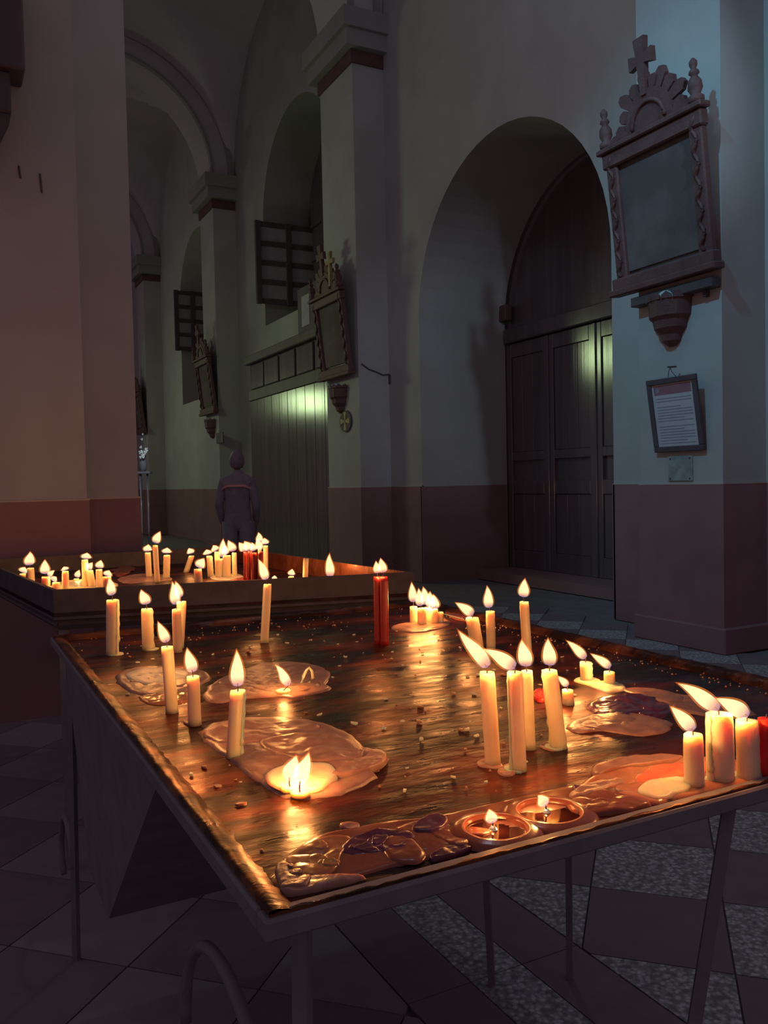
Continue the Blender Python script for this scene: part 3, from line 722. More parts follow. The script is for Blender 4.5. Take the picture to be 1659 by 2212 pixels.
def candle(base, top, w, label, fl=None, color='wax_white', z=TZ, group='candles on the front tray', drip=0, name='candle', sides=14, flw=None, wick=True, power=1.0):
    """base, top and flame (bx, by, tipx, tipy) as sighted; stands on the tray surface z"""
    NC[0] += 1; rr = random.Random(NC[0])
    B = on_z(*base, z); s = px_size(B); T = facing(*top, B); r = w * s / 2
    t = thing(name, label, 'candle', B, group)
    ax = T - B; H = ax.length; bm = bmesh.new(); rings = []; N = max(4, int(H / .012))
    for k in range(N + 1):
        u = k / N; c = ax * u; ring = []
        for a in range(sides):
            th_ = 2 * PI * a / sides
            j = 1 + .035 * noise.noise(Vector((math.cos(th_) * 1.3, math.sin(th_) * 1.3, u * H * 35 + NC[0] * 9)))
            if k == N: j *= .93
            if k == 0: j *= 1.05
            ring.append(bm.verts.new(c + Vector((math.cos(th_), math.sin(th_), 0)) * r * j + (Vector((0, 0, .0015 * noise.noise(Vector((math.cos(th_) * 2, math.sin(th_) * 2, NC[0]))))) if k == N else Vector())))
        rings.append(ring)
    for a, b in zip(rings, rings[1:]):
        for k in range(sides): bm.faces.new((a[k], a[(k + 1) % sides], b[(k + 1) % sides], b[k]))
    bm.faces.new(rings[0][::-1])
    ci = [bm.verts.new(ax + (v.co - ax) * .72 + Vector((0, 0, -.0015))) for v in rings[-1]]
    for k in range(sides): bm.faces.new((rings[-1][k], rings[-1][(k + 1) % sides], ci[(k + 1) % sides], ci[k]))
    bm.faces.new(ci)
    obj('wax_body', bm, color, t, smooth=True)
    if drip:                               # runs of wax down one side
        side = RT * (1 if drip > 0 else -1)
        for q in range(abs(drip)):
            bm = bmesh.new(); a = rr.uniform(-.5, .5); d = (side + FW * a * 1.2).normalized() * r
            k1 = rr.uniform(.0, .3) if q else 0
            pts, rad = [], []
            for k in range(13):
                u = 1 - (1 - k1) * k / 12; pts.append(ax * u + d * (.86 + .04 * math.sin(k * 1.9 + q)))
                rad.append(r * (.18 + .10 * abs(math.sin(k * 1.35 + q * 2)) + (.10 if k > 10 else 0)) * (.5 if k == 0 else 1))
            tube(bm, pts, r * .2, 7, rad); obj('wax_drip', bm, color, t, smooth=True)
        bm = bmesh.new(); P = []
        n = 16
        for k in range(n):
            a = 2 * PI * k / n; P.append((math.cos(a) * r * (1.15 + .25 * rr.random()) + side.x * r * .5, math.sin(a) * r * (1.15 + .25 * rr.random()) + side.y * r * .5))
        prism(bm, P, 'z', 0.0, .004); obj('wax_foot', bm, color, t, smooth=False)
    if fl:
        fb = facing(fl[0], fl[1], B) - B; ft = facing(fl[2], fl[3], B) - B
        if wick:
            bm = bmesh.new(); tube(bm, [ax + Vector((0, 0, -.002)), ax * .2 + fb * .8 + Vector((0, 0, .001)), fb + (ft - fb) * .10], .0011, 5); obj('wick', bm, 'wick', t)
        flame(t, fb, ft, (flw or max(9, w * .5)) * s, NC[0], power)
    elif wick:
        bm = bmesh.new(); tube(bm, [ax, ax + Vector((.001, 0, .006))], .001, 5); obj('wick', bm, 'wick', t)
    return t
# front tray ----------------------------------------------------------------
K = candle
K((243, 1415), (243, 1296), 27, 'white candle with a dripping right side near the far left corner', (243, 1286, 235, 1248), drip=2, flw=15)
K((320, 1404), (317, 1315), 25, 'short white candle beside the dripping one, small wax lump at its foot', (316, 1306, 305, 1274), drip=1, flw=17)
K((384, 1409), (381, 1316), 20, 'white candle pressed against a slightly taller one, front of the pair', (381, 1306, 372, 1257), flw=16)
K((386, 1400), (392, 1299), 22, 'taller leaning white candle, rear of the touching pair', (389, 1291, 379, 1256), flw=14)
K((372, 1540), (361, 1397), 27, 'tall white candle leaning left at the edge of the yellow wax pool', (360, 1388, 341, 1343), flw=16)
K((421, 1566), (417, 1461), 28, 'medium white candle standing by the left rim', (416, 1452, 404, 1400), flw=19)
K((506, 1636), (514, 1492), 35, 'thick white candle leaning right behind the double flame pool', (514, 1483, 511, 1404), drip=2, flw=22)
K((571, 1388), (578, 1262), 18, 'thin tall white candle standing alone at the back edge', (576, 1252, 558, 1208), flw=14)
K((817, 1391), (815, 1246), 17, 'dark red candle, left one of the bound red bundle', (815, 1238, 812, 1212), 'wax_red', flw=11)
K((831, 1393), (829, 1246), 18, 'dark red candle, right one of the bound red bundle', (828, 1237, 822, 1206), 'wax_red', flw=14)
K((823, 1388), (822, 1250), 17, 'dark red unlit candle at the back of the bound red bundle', None, 'wax_red')
K((894, 1348), (893, 1310), 17, 'stub at the left end of the melted candle clump', (893, 1301, 889, 1258), flw=13)
K((912, 1352), (911, 1314), 20, 'stub in the middle front of the melted candle clump', (908, 1309, 904, 1271), flw=13)
K((926, 1347), (925, 1312), 18, 'stub at the back of the melted candle clump', (920, 1306, 914, 1268), flw=15)
K((938, 1350), (938, 1316), 18, 'stub right of centre in the melted candle clump', (930, 1312, 929, 1278), flw=16)
K((950, 1348), (950, 1322), 16, 'lowest stub at the right end of the melted candle clump', (938, 1316, 936, 1284), flw=18)
K((1032, 1400), (1020, 1334), 28, 'leaning white candle with a ragged left side near the back right rim', (1022, 1328, 984, 1302), drip=-1, flw=15)
K((1061, 1402), (1059, 1320), 20, 'slim white candle beside the ragged leaning one', (1057, 1313, 1052, 1266), flw=15)
K((1140, 1428), (1132, 1300), 21, 'tallest white candle at the back right, standing apart', (1130, 1290, 1134, 1250), flw=17)
K((1065, 1651), (1052, 1452), 34, 'tall white candle, leftmost of the tall foreground group', (1053, 1442, 990, 1362), flw=22)
K((1120, 1664), (1112, 1452), 36, 'tall white candle in front of the foreground group with flame blown left', (1113, 1442, 1043, 1402), drip=-1, flw=22)
K((1144, 1618), (1138, 1449), 26, 'white candle touching the front one from behind', (1136, 1440, 1127, 1382), flw=23)
K((1208, 1616), (1187, 1448), 35, 'tall white candle, rightmost of the foreground group, leaning left', (1187, 1438, 1184, 1379), drip=-2, flw=22)
K((1228, 1522), (1226, 1490), 25, 'small white stub behind the rightmost tall candle', (1226, 1482, 1204, 1460), flw=11)
K((1267, 1472), (1265, 1430), 26, 'white stub with spread wax feet near the right rim', (1265, 1422, 1224, 1384), drip=1, flw=14)
K((1317, 1480), (1316, 1451), 24, 'lower white stub next to the spread-footed one', (1318, 1442, 1276, 1412), drip=1, flw=13)
K((1500, 1702), (1497, 1586), 42, 'thick white candle at the front right, left of the merged ones', (1497, 1577, 1448, 1526), flw=22)
K((1557, 1690), (1553, 1542), 58, 'fat melted white candle in the middle of the front right group', (1552, 1532, 1464, 1476), drip=-2, flw=24)
K((1618, 1688), (1613, 1556), 48, 'thick white candle at the right of the fat melted one', (1614, 1546, 1546, 1508), drip=1, flw=26)
K((1657, 1684), (1655, 1552), 36, 'bright red candle cut off by the right edge of the picture', None, 'wax_bright_red')
K((612, 1497), (612, 1490), 32, 'nearly burnt out stub in the middle wax pool', (625, 1480, 595, 1436), z=TZ + .004, flw=15)
# back tray -----------------------------------------------------------------
def K2(base, top, w, label, fl=None, color='wax_white', **kw):
    return candle(base, top, w, label, fl, color, TZ2, 'candles on the back tray', sides=10, power=.72, **kw)
K2((68, 1264), (66, 1227), 15, 'candle with the tallest flame at the far left of the back tray', (64, 1221, 65, 1192), flw=16)
K2((49, 1254), (49, 1239), 14, 'tiny stub at the left corner of the back tray', (49, 1236, 54, 1225), flw=14)
K2((98, 1278), (98, 1246), 16, 'short candle with an upright flame, second from the left corner', (97, 1240, 97, 1209), flw=15)
K2((104, 1270), (104, 1246), 10, 'thin stub with a flame blown right by the left corner', (104, 1244, 118, 1232), flw=8)
K2((121, 1276), (121, 1258), 16, 'melted white lump at the front left of the back tray', (114, 1254, 122, 1246), flw=11)
K2((142, 1276), (141, 1234), 14, 'bright white stub with a small flame in the left cluster', (141, 1232, 138, 1224), flw=12)
K2((164, 1256), (165, 1250), 12, 'sunken stub with a small floating flame between the left candles', (165, 1247, 172, 1231), flw=9)
K2((185, 1270), (183, 1209), 14, 'tallest candle of the left cluster on the back tray', (186, 1207, 188, 1194), flw=16)
K2((200, 1270), (193, 1232), 16, 'leaning candle touching the tallest of the left cluster', (190, 1229, 200, 1215), flw=10)
K2((215, 1272), (214, 1230), 14, 'slim candle with an oval flame right of the left cluster', (214, 1227, 218, 1210), flw=13)
K2((232, 1276), (231, 1246), 19, 'melted stub at the right end of the left cluster', (231, 1244, 236, 1232), flw=14)
K2((322, 1248), (319, 1194), 13, 'left candle of the trio in the middle of the back tray', (319, 1191, 320, 1176), flw=14)
K2((340, 1258), (335, 1178), 12, 'tall candle of the trio in the middle of the back tray', (335, 1173, 346, 1148), flw=13)
K2((360, 1249), (361, 1199), 14, 'right candle of the trio, with wax at its foot', (360, 1195, 361, 1183), drip=-1, flw=15)
K2((402, 1236), (414, 1201), 13, 'sharply tilted candle near the back of the rear tray', (413, 1196, 408, 1184), flw=12)
K2((429, 1262), (427, 1229), 18, 'short stout candle with a slanting flame at the front of the rear tray', (429, 1226, 441, 1206), flw=16)
K2((455, 1246), (452, 1201), 13, 'candle with a drooping side left of the white clump', (449, 1198, 446, 1187), drip=1, flw=14)
K2((470, 1244), (469, 1192), 12, 'candle behind the left side of the white clump', (467, 1190, 460, 1178), flw=13)
K2((475, 1248), (475, 1207), 18, 'left candle of the merged white clump', (481, 1204, 482, 1164), flw=13)
K2((490, 1248), (490, 1200), 18, 'right candle of the merged white clump', (488, 1198, 484, 1176), flw=12)
K2((507, 1244), (506, 1194), 11, 'thin candle at the right side of the white clump', (504, 1191, 493, 1167), flw=13)
K2((530, 1254), (530, 1192), 9, 'left candle of the dark red bundle on the back tray', (529, 1190, 516, 1172), 'wax_red', flw=13)
K2((540, 1256), (540, 1191), 10, 'second candle of the dark red bundle on the back tray', (540, 1189, 528, 1169), 'wax_red', flw=15)
K2((551, 1257), (550, 1194), 11, 'third candle of the dark red bundle on the back tray', (549, 1190, 544, 1172), 'wax_red', flw=11)
K2((563, 1257), (563, 1192), 12, 'right candle of the dark red bundle on the back tray', (561, 1188, 556, 1164), 'wax_red', flw=12)
K2((561, 1248), (561, 1180), 8, 'thin candle behind the dark red bundle', (562, 1172, 558, 1150), flw=11)
K2((574, 1250), (574, 1179), 11, 'white candle just right of the dark red bundle', (573, 1176, 571, 1162), flw=12)
K2((593, 1256), (593, 1252), 9, 'tiny glowing stub right of the dark red bundle', (593, 1251, 593, 1243), flw=8)
K2((629, 1258), (629, 1245), 13, 'very short stub with a round flame in the rear tray', (629, 1243, 631, 1229), flw=11)
K2((659, 1256), (661, 1206), 12, 'unlit white candle leaning against the brass side', None)
K2((712, 1258), (712, 1248), 10, 'burnt low candle with one tall pointed flame', (712, 1246, 712, 1196), flw=14)
NCAND = NC[0]

# ------------------------------------------------------------------ wax pools
def smooth_outline(P, n=72):
    out = []; m_ = len(P)
    per = n // m_ + 1
    for i in range(m_):
        p0, p1, p2, p3 = P[i - 1], P[i], P[(i + 1) % m_], P[(i + 2) % m_]
        for k in range(per):
            t = k / per
            out.append(.5 * ((2 * p1) + (p2 - p0) * t + (2 * p0 - 5 * p1 + 4 * p2 - p3) * t * t + (3 * p1 - p0 - 3 * p2 + p3) * t ** 3))
    return out
def pool_mesh(P, thick, seed=0, rough=.0025, scale=38, rings=14, wobble=.05):
    P = [Vector((p.x, p.y, 0)) for p in P]; O = smooth_outline(P); c = sum(O, Vector()) / len(O)
    bm = bmesh.new(); rows = []
    for k in range(rings):
        s = 1 - (k / rings) ** 1.15; row = []
        for i, p in enumerate(O):
            q = c + (p - c) * s
            w = 1 + wobble * noise.noise(Vector((p.x * 30, p.y * 30, seed))) + wobble * .6 * noise.noise(Vector((p.x * 90, p.y * 90, seed)))
            if k < 6: q = c + (q - c) * (1 + (w - 1) * (1 - k / 6))
            e = min(1, k / 3); h = thick * math.sqrt(max(0, 1 - (1 - e) ** 2))
            n1 = noise.noise(Vector((q.x * scale, q.y * scale, seed * 3.1))); n2 = noise.noise(Vector((q.x * scale * 2.7, q.y * scale * 2.7, seed)))
            rid = abs(noise.noise(Vector((q.x * scale * .5, q.y * scale * .5, seed + 5))))
            row.append(bm.verts.new((q.x, q.y, h + e * (rough * (n1 + .45 * n2) + rough * 1.6 * rid))))
        rows.append(row)
    n = len(O)
    for a, b in zip(rows, rows[1:]):
        for i in range(n): bm.faces.new((a[i], a[(i + 1) % n], b[(i + 1) % n], b[i]))
    cv = bm.verts.new((c.x, c.y, thick)); 
    for i in range(n): bm.faces.new((rows[-1][i], rows[-1][(i + 1) % n], cv))
    bot = [bm.verts.new((v.co.x, v.co.y, -.001)) for v in rows[0]]
    for i in range(n): bm.faces.new((bot[i], bot[(i + 1) % n], rows[0][(i + 1) % n], rows[0][i]))
    return bm
def pool(outline, thick, mat, label, layers=(), z=TZ, name='wax_pool', group='pools of spilled wax', seed=0, **kw):
    P = [on_z(a, b, z) for a, b in outline]; c = sum(P, Vector()) / len(P)
    t = thing(name, label, 'wax', (c.x, c.y, z), group)
    thick *= .65
    obj('wax_sheet', pool_mesh([p - c for p in P], thick, seed, **kw), mat, t, smooth=True)
    rl = random.Random(seed + 400); w0 = max((p - c).length for p in P)
    for i in range(5 if w0 > .05 and name == 'wax_pool' else 0):       # terraces of earlier spills
        k = rl.randrange(len(P)); u = rl.uniform(.15, .62); ctr = (P[k] - c) * u
        ra = rl.uniform(.42, .80) * (1 - u) * (P[k] - c).length + .006; el = rl.uniform(.5, .85); an = rl.uniform(0, PI)
        if abs(ctr.y) + ra > w0 * 1.2: continue
        lim = min(((p - c) - ctr).length for p in P) * .92
        ra = min(ra, lim); Q = []
        for j in range(9):
            a = 2 * PI * j / 9; v = Vector((math.cos(a) * ra, math.sin(a) * ra * el)) * rl.uniform(.8, 1.15); v.rotate(Matrix.Rotation(an, 2)); Q.append(ctr + Vector((v.x, v.y, 0)))
        o = obj('wax_layer', pool_mesh(Q, rl.uniform(.0015, .003), seed + i * 5 + 60, rough=.0012, rings=9), mat, t, smooth=True); o.location.z = thick * .75
    for i, (ol, th_, mt, dz) in enumerate(layers):
        Q = [on_z(a, b, z) - c for a, b in ol]
        o = obj('wax_layer', pool_mesh(Q, th_, seed + i * 7 + 1, rough=kw.get('rough', .002) * .8), mt, t, smooth=True); o.location.z = dz * .65
    return t
pool([(250, 1468), (262, 1452), (300, 1441), (350, 1440), (400, 1446), (440, 1450), (455, 1466), (420, 1486), (380, 1500), (330, 1505), (280, 1495)], .006, 'wax_pool', 'round yellow-lit wax pool beside the left rim', seed=1,
     layers=[([(268, 1464), (300, 1450), (350, 1446), (400, 1452), (415, 1464), (370, 1478), (310, 1482)], .003, 'wax_white', .005)])
pool([(300, 1505), (345, 1500), (390, 1490), (410, 1512), (370, 1522), (320, 1520)], .003, 'wax_amber', 'thin amber wax film in front of the round yellow pool', seed=2)
pool([(455, 1478), (520, 1448), (580, 1432), (650, 1432), (695, 1442), (716, 1458), (705, 1478), (715, 1490), (680, 1500), (640, 1508), (580, 1508), (520, 1512), (470, 1520), (440, 1505)], .007, 'wax_pool', 'wide cream wax pool around the burnt out stub', seed=3,
     layers=[([(550, 1488), (580, 1474), (640, 1472), (690, 1480), (660, 1497), (600, 1502)], .003, 'wax_pool', .006), ([(540, 1462), (600, 1440), (660, 1440), (690, 1456), (640, 1466), (580, 1472)], .003, 'wax_pool', .0055)])
pool([(428, 1582), (470, 1562), (540, 1550), (620, 1552), (700, 1564), (760, 1590), (795, 1620), (820, 1632), (836, 1640), (826, 1662), (800, 1672), (818, 1682), (780, 1700), (720, 1722), (660, 1732), (610, 1722), (570, 1700), (530, 1672), (490, 1640), (450, 1612)], .009, 'wax_pool', 'largest cream wax pool with the double flame in front', seed=4, rough=.003,
     layers=[([(440, 1590), (500, 1566), (600, 1560), (690, 1575), (640, 1600), (540, 1612), (470, 1612)], .004, 'wax_pool', .008),
             ([(560, 1612), (640, 1594), (730, 1600), (790, 1632), (760, 1652), (680, 1656), (600, 1640)], .005, 'wax_pool', .009),
             ([(790, 1648), (812, 1630), (832, 1636), (836, 1650), (816, 1668), (760, 1684), (712, 1690), (735, 1672)], .008, 'wax_pool', .006),
             ([(572, 1690), (600, 1668), (660, 1658), (715, 1664), (730, 1690), (700, 1714), (650, 1724), (600, 1714)], .004, 'wax_white', .010)])
# the two open flames in that pool
for i, (bs, fl, l) in enumerate((((626, 1700), (624, 1684, 640, 1632), 'left wick burning in the largest wax pool'), ((648, 1712), (646, 1694, 667, 1626), 'right wick burning in the largest wax pool'))):
    B = on_z(*bs, TZ + .0095); t = thing('candle_stub', l, 'candle', B, 'open wicks in the wax pools')
    bm = bmesh.new(); lathe(bm, [(.014, -.004), (.013, .0015), (.009, .002), (.006, .0008)], n=14); obj('melted_stub', bm, 'wax_white', t, smooth=True)
    fb, ft = facing(fl[0], fl[1], B) - B, facing(fl[2], fl[3], B) - B
    bm = bmesh.new(); tube(bm, [(0, 0, 0), fb * .5, fb + (ft - fb) * .1], .0011, 5); obj('wick', bm, 'wick', t)
    flame(t, fb, ft, 26 * px_size(B), i + 90)
# curl of wax
B = on_z(655, 1478, TZ + .005); pts = [facing(a, b, B) - B for a, b in ((652, 1478), (655, 1462), (662, 1448), (668, 1442), (674, 1450), (676, 1464), (668, 1476))]
bm = bmesh.new(); tube(bm, pts, .0035, 7, [.005, .0038, .003, .0028, .003, .0034, .004]); o = obj('wax_curl', bm, 'wax_white', None, True); o.location = B
tag(o, 'thin looped curl of wax standing beside the burnt out stub', 'wax')
# front edge: amber and plum wax
pool([(585, 1895), (620, 1845), (680, 1808), (760, 1790), (840, 1775), (920, 1768), (1000, 1752), (1100, 1728), (1200, 1706), (1300, 1690), (1420, 1700), (1440, 1728), (1330, 1748), (1200, 1778), (1080, 1812), (960, 1846), (840, 1878), (720, 1910), (650, 1932), (606, 1930)], .004, 'wax_plum', 'broad plum-brown wax film along the front edge of the tray', seed=5, rough=.0015, scale=24)
pool([(600, 1890), (622, 1850), (680, 1818), (740, 1806), (770, 1822), (740, 1850), (730, 1880), (690, 1905), (630, 1915)], .006, 'wax_amber', 'amber wax swirl at the near corner of the tray', seed=6, rough=.002)
pool([(592, 1880), (606, 1866), (618, 1885), (650, 1900), (730, 1902), (790, 1900), (720, 1922), (650, 1936), (610, 1938), (600, 1915)], .009, 'wax_pool', 'pale ridge of wax at the nearest corner', seed=7)
pool([(730, 1842), (760, 1812), (820, 1796), (880, 1795), (905, 1812), (880, 1836), (820, 1848), (760, 1856)], .006, 'wax_purple', 'large dark purple wax blob near the front edge', seed=8)
pool([(888, 1802), (905, 1778), (940, 1764), (968, 1772), (965, 1792), (930, 1806)], .010, 'wax_purple', 'glossy purple wax knob beside the large purple blob', seed=9, rough=.001)
pool([(930, 1850), (985, 1830), (1020, 1834), (990, 1848), (940, 1862)], .006, 'wax_purple', 'small purple wax smear at the very front edge', seed=10)
pool([(735, 1782), (760, 1778), (778, 1784), (772, 1794), (742, 1792)], .004, 'wax_pool', 'thin pale wax flake between the purple blob and the dark hollow', seed=11, name='wax_flake')
pool([(1220, 1742), (1260, 1722), (1310, 1716), (1345, 1728), (1385, 1732), (1408, 1742), (1370, 1755), (1300, 1764), (1240, 1762)], .010, 'wax_plum', 'plum wax folds right of the sunken flames', seed=12)
pool([(1236, 1706), (1270, 1712), (1288, 1726), (1250, 1730)], .009, 'wax_purple', 'small purple wax fold behind the sunken flames', seed=13)
pool([(1225, 1722), (1262, 1690), (1310, 1662), (1390, 1642), (1470, 1636), (1560, 1640), (1640, 1652), (1655, 1690), (1560, 1708), (1460, 1730), (1420, 1738), (1360, 1728), (1300, 1712)], .007, 'wax_pink', 'pink and cream wax flow under the front right candles', seed=14, rough=.003,
     layers=[([(1278, 1668), (1340, 1648), (1420, 1640), (1478, 1642), (1440, 1656), (1340, 1668), (1290, 1682)], .005, 'wax_pool', .006),
             ([(1370, 1690), (1420, 1664), (1480, 1660), (1500, 1676), (1450, 1690), (1390, 1704)], .004, 'wax_coral', .007),
             ([(1375, 1718), (1410, 1695), (1470, 1688), (1500, 1700), (1470, 1722), (1420, 1734)], .005, 'wax_white', .006),
             ([(1230, 1722), (1280, 1698), (1330, 1688), (1350, 1698), (1300, 1716), (1250, 1730)], .003, 'wax_pool', .006)])
# right side: purple and white wax
pool([(1222, 1572), (1260, 1552), (1330, 1540), (1400, 1548), (1450, 1562), (1440, 1582), (1380, 1590), (1300, 1580), (1250, 1585)], .006, 'wax_pool', 'streaky white wax in front of the purple pool', seed=15, rough=.003)
pool([(1270, 1522), (1320, 1504), (1390, 1502), (1440, 1516), (1452, 1536), (1420, 1556), (1360, 1562), (1300, 1552)], .006, 'wax_purple', 'dark purple wax pool near the right rim', seed=16, rough=.004)
pool([(1345, 1490), (1400, 1488), (1460, 1500), (1540, 1512), (1600, 1528), (1630, 1545), (1560, 1552), (1480, 1540), (1430, 1520), (1380, 1504)], .006, 'wax_pool', 'long white wax streak along the right rim', seed=17)
pool([(1238, 1470), (1262, 1464), (1300, 1474), (1345, 1480), (1348, 1492), (1310, 1498), (1270, 1482)], .005, 'wax_white', 'cream wax joining the two right rim stubs', seed=18)
pool([(1150, 1502), (1166, 1494), (1182, 1500), (1180, 1514), (1160, 1516)], .012, 'wax_bright_red', 'bright red wax lump behind the foreground candles', seed=19)
pool([(845, 1356), (880, 1346), (930, 1338), (965, 1338), (968, 1352), (930, 1364), (880, 1368)], .007, 'wax_pool', 'cream wax skirt under the melted candle clump', seed=20)
pool([(965, 1318), (1000, 1318), (1030, 1330), (1000, 1340), (970, 1332)], .004, 'wax_plum', 'brown wax crust behind the melted candle clump', seed=21)
pool([(1030, 1648), (1048, 1642), (1084, 1652), (1078, 1662), (1040, 1658)], .004, 'wax_pool', 'small wax foot under the leftmost tall candle', seed=22)
pool([(1075, 1665), (1100, 1650), (1120, 1655), (1110, 1675), (1085, 1676)], .004, 'wax_pool', 'small wax foot left of the front tall candle', seed=23)
pool([(1165, 1614), (1185, 1604), (1210, 1614), (1195, 1624)], .004, 'wax_pool', 'small wax foot under the rightmost tall candle', seed=24)
pool([(395, 1560), (405, 1555), (418, 1560), (410, 1566)], .004, 'wax_pool', 'drop of wax at the foot of the left rim candle', seed=25)
pool([(1520, 1688), (1545, 1672), (1580, 1670), (1605, 1684), (1580, 1696), (1540, 1698)], .010, 'wax_white', 'lumpy wax foot under the fat melted candle', seed=26)
# back tray wax
Z2 = dict(z=TZ2)
pool([(110, 1266), (140, 1256), (190, 1252), (245, 1258), (250, 1272), (180, 1280), (120, 1280)], .008, 'wax_white', 'bright white wax pool under the left cluster of the back tray', seed=27, **Z2)
pool([(245, 1236), (262, 1226), (284, 1226), (280, 1238), (255, 1246)], .014, 'wax_plum', 'purple wax slab lying on the back tray', seed=28, **Z2)
pool([(255, 1250), (300, 1240), (350, 1242), (372, 1252), (320, 1258), (270, 1260)], .006, 'wax_pool', 'pale wax pool under the middle trio on the back tray', seed=29, **Z2)
pool([(455, 1246), (500, 1240), (525, 1244), (515, 1252), (470, 1254)], .006, 'wax_white', 'wax skirt under the white clump on the back tray', seed=30, **Z2)
pool([(500, 1252), (530, 1248), (545, 1254), (525, 1260), (505, 1258)], .004, 'wax_red', 'dark red wax spill beside the red bundle', seed=31, **Z2)

# sunken flames in ringed melts at the front edge
def ring_melt(c, rx, fl, label, seed):
    z = TZ + .004; B = on_z(*c, z); s = px_size(B)
    R = rx * s; t = thing('sunken_candle', label, 'candle', B, 'candles melted into ringed hollows')
    bm = bmesh.new(); n = 40; prof = [(1.6, -.004), (1.5, .001), (1.30, .0025), (1.14, .0045), (1.05, .0048), (1.0, .002), (.97, -.001)]
    rows = [[bm.verts.new((math.cos(2 * PI * k / n) * R * a * (1 + .02 * noise.noise(Vector((math.cos(2 * PI * k / n) * 2, math.sin(2 * PI * k / n) * 2, seed)))), math.sin(2 * PI * k / n) * R * a, zz)) for k in range(n)] for a, zz in prof]
    for a, b in zip(rows, rows[1:]):
        for k in range(n): bm.faces.new((a[k], a[(k + 1) % n], b[(k + 1) % n], b[k]))
    obj('wax_ring', bm, 'wax_plum', t, smooth=True)
    bm = bmesh.new(); lathe(bm, [(R * .985, -.004), (R * .98, -.0006)], n=40); obj('molten_wax', bm, 'wax_liquid', t)
    fb, ft = facing(fl[0], fl[1], B) - B, facing(fl[2], fl[3], B) - B
    foot = on_z(fl[0] + 1, fl[1] + 16, z) - B
    bm = bmesh.new(); tube(bm, [foot, foot * .4 + fb * .6, fb + (ft - fb) * .1], .0012, 5); obj('wick', bm, 'wick', t)
    bm = bmesh.new(); lathe(bm, [(.006, .0), (.004, .003), (.002, .005)], foot, n=10); obj('wick_holder', bm, 'steel', t)
    flame(t, fb, ft, 20 * s, seed + 70, .3)
ring_melt((1071, 1792), 66, (1064, 1776, 1056, 1748), 'left of the two sunken flames in ringed molten wax at the front edge', 1)
ring_melt((1187, 1757), 66, (1179, 1738, 1162, 1718), 'right of the two sunken flames in ringed molten wax at the front edge', 2)

# ------------------------------------------------------------------ flakes, match, crumbs
rr = random.Random(11)
chip_meshes = []
for k in range(8):
    bm = bmesh.new(); n = rr.randint(5, 7)
    P = [(math.cos(2 * PI * i / n + rr.uniform(-.3, .3)) * rr.uniform(.5, 1.0) * .007, math.sin(2 * PI * i / n + rr.uniform(-.3, .3)) * rr.uniform(.35, .8) * .006) for i in range(n)]
    prism(bm, P, 'z', 0, .0022)
    for v in bm.verts:
        if v.co.z > .001: v.co.z += rr.uniform(-.0008, .0016)
    bmesh.ops.recalc_face_normals(bm, faces=bm.faces[:]); me = bpy.data.meshes.new('wax_flake'); bm.to_mesh(me); bm.free(); me.materials.append(M['wax_white' if k % 3 else 'wax_pool']); chip_meshes.append(me)
def in_tray(p): return T1['x0'] + .04 < p.x < T1['x1'] - .04 and T1['y0'] + .03 < p.y < T1['y1'] - .03
spots = [(908, 1528), (765, 1565), (745, 1420), (700, 1385), (730, 1392), (765, 1372), (980, 1500), (1010, 1462), (660, 1540), (690, 1545), (770, 1630), (820, 1660), (880, 1660), (560, 1545), (468, 1700), (520, 1690), (520, 1740), (620, 1390), (600, 1372), (675, 1372), (850, 1390), (870, 1560), (905, 1560), (1015, 1560), (1005, 1620), (980, 1680), (1050, 1690), (1170, 1430), (1215, 1420), (1190, 1440), (420, 1430), (460, 1415), (280, 1420), (275, 1500), (330, 1425)]
for _ in range(85): spots.append((rr.uniform(160, 1250), rr.uniform(1330, 1480) if rr.random() < .72 else rr.uniform(1480, 1720)))
for i, sp in enumerate(spots):
    p = on_z(*sp, TZ + .001)
    if not in_tray(p): continue
    o = bpy.data.objects.new('wax_flake', chip_meshes[i % 8]); C.objects.link(o); o.location = p
    sc = rr.uniform(.45, 1.25); o.scale = (sc, sc, sc); o.rotation_euler = (rr.uniform(-.15, .15), rr.uniform(-.15, .15), rr.uniform(0, 6.3))
    tag(o, 'small pale flake of dried wax lying on the front tray', 'wax flake', 'wax flakes scattered on the front tray')
bm = bmesh.new()
for _ in range(420):
    e = rr.random()
    if e < .45: p = Vector((T1['x1'] - rr.uniform(.01, .10), rr.uniform(T1['y0'], T1['y1']), 0))
    elif e < .75: p = Vector((rr.uniform(T1['x0'] + .03, T1['x1'] - .03), T1['y1'] - rr.uniform(.02, .25), 0))
    else: p = Vector((rr.uniform(T1['x0'] + .05, T1['x1'] - .05), rr.uniform(T1['y0'] + .05, T1['y1'] - .05), 0))
    s = rr.uniform(.001, .0032); a = rr.uniform(0, 6.3)
    bmesh.ops.create_cone(bm, cap_ends=True, segments=5, radius1=s, radius2=s * .5, depth=s, matrix=Matrix.Translation((p.x, p.y, TZ + s * .5 + .001)) @ Matrix.Rotation(a, 4, 'Z'))
tag(obj('wax_crumbs', bm, 'wax_pool'), 'fine wax crumbs strewn over the back and right side of the front tray', 'wax crumbs', kind='stuff')
a, b = on_z(958, 1326, TZ + .004), on_z(1003, 1338, TZ + .004)
bm = bmesh.new(); tube(bm, [a, b], .0016, 4); tag(obj('matchstick', bm, 'wax_white'), 'burnt matchstick lying right of the melted candle clump', 'match')

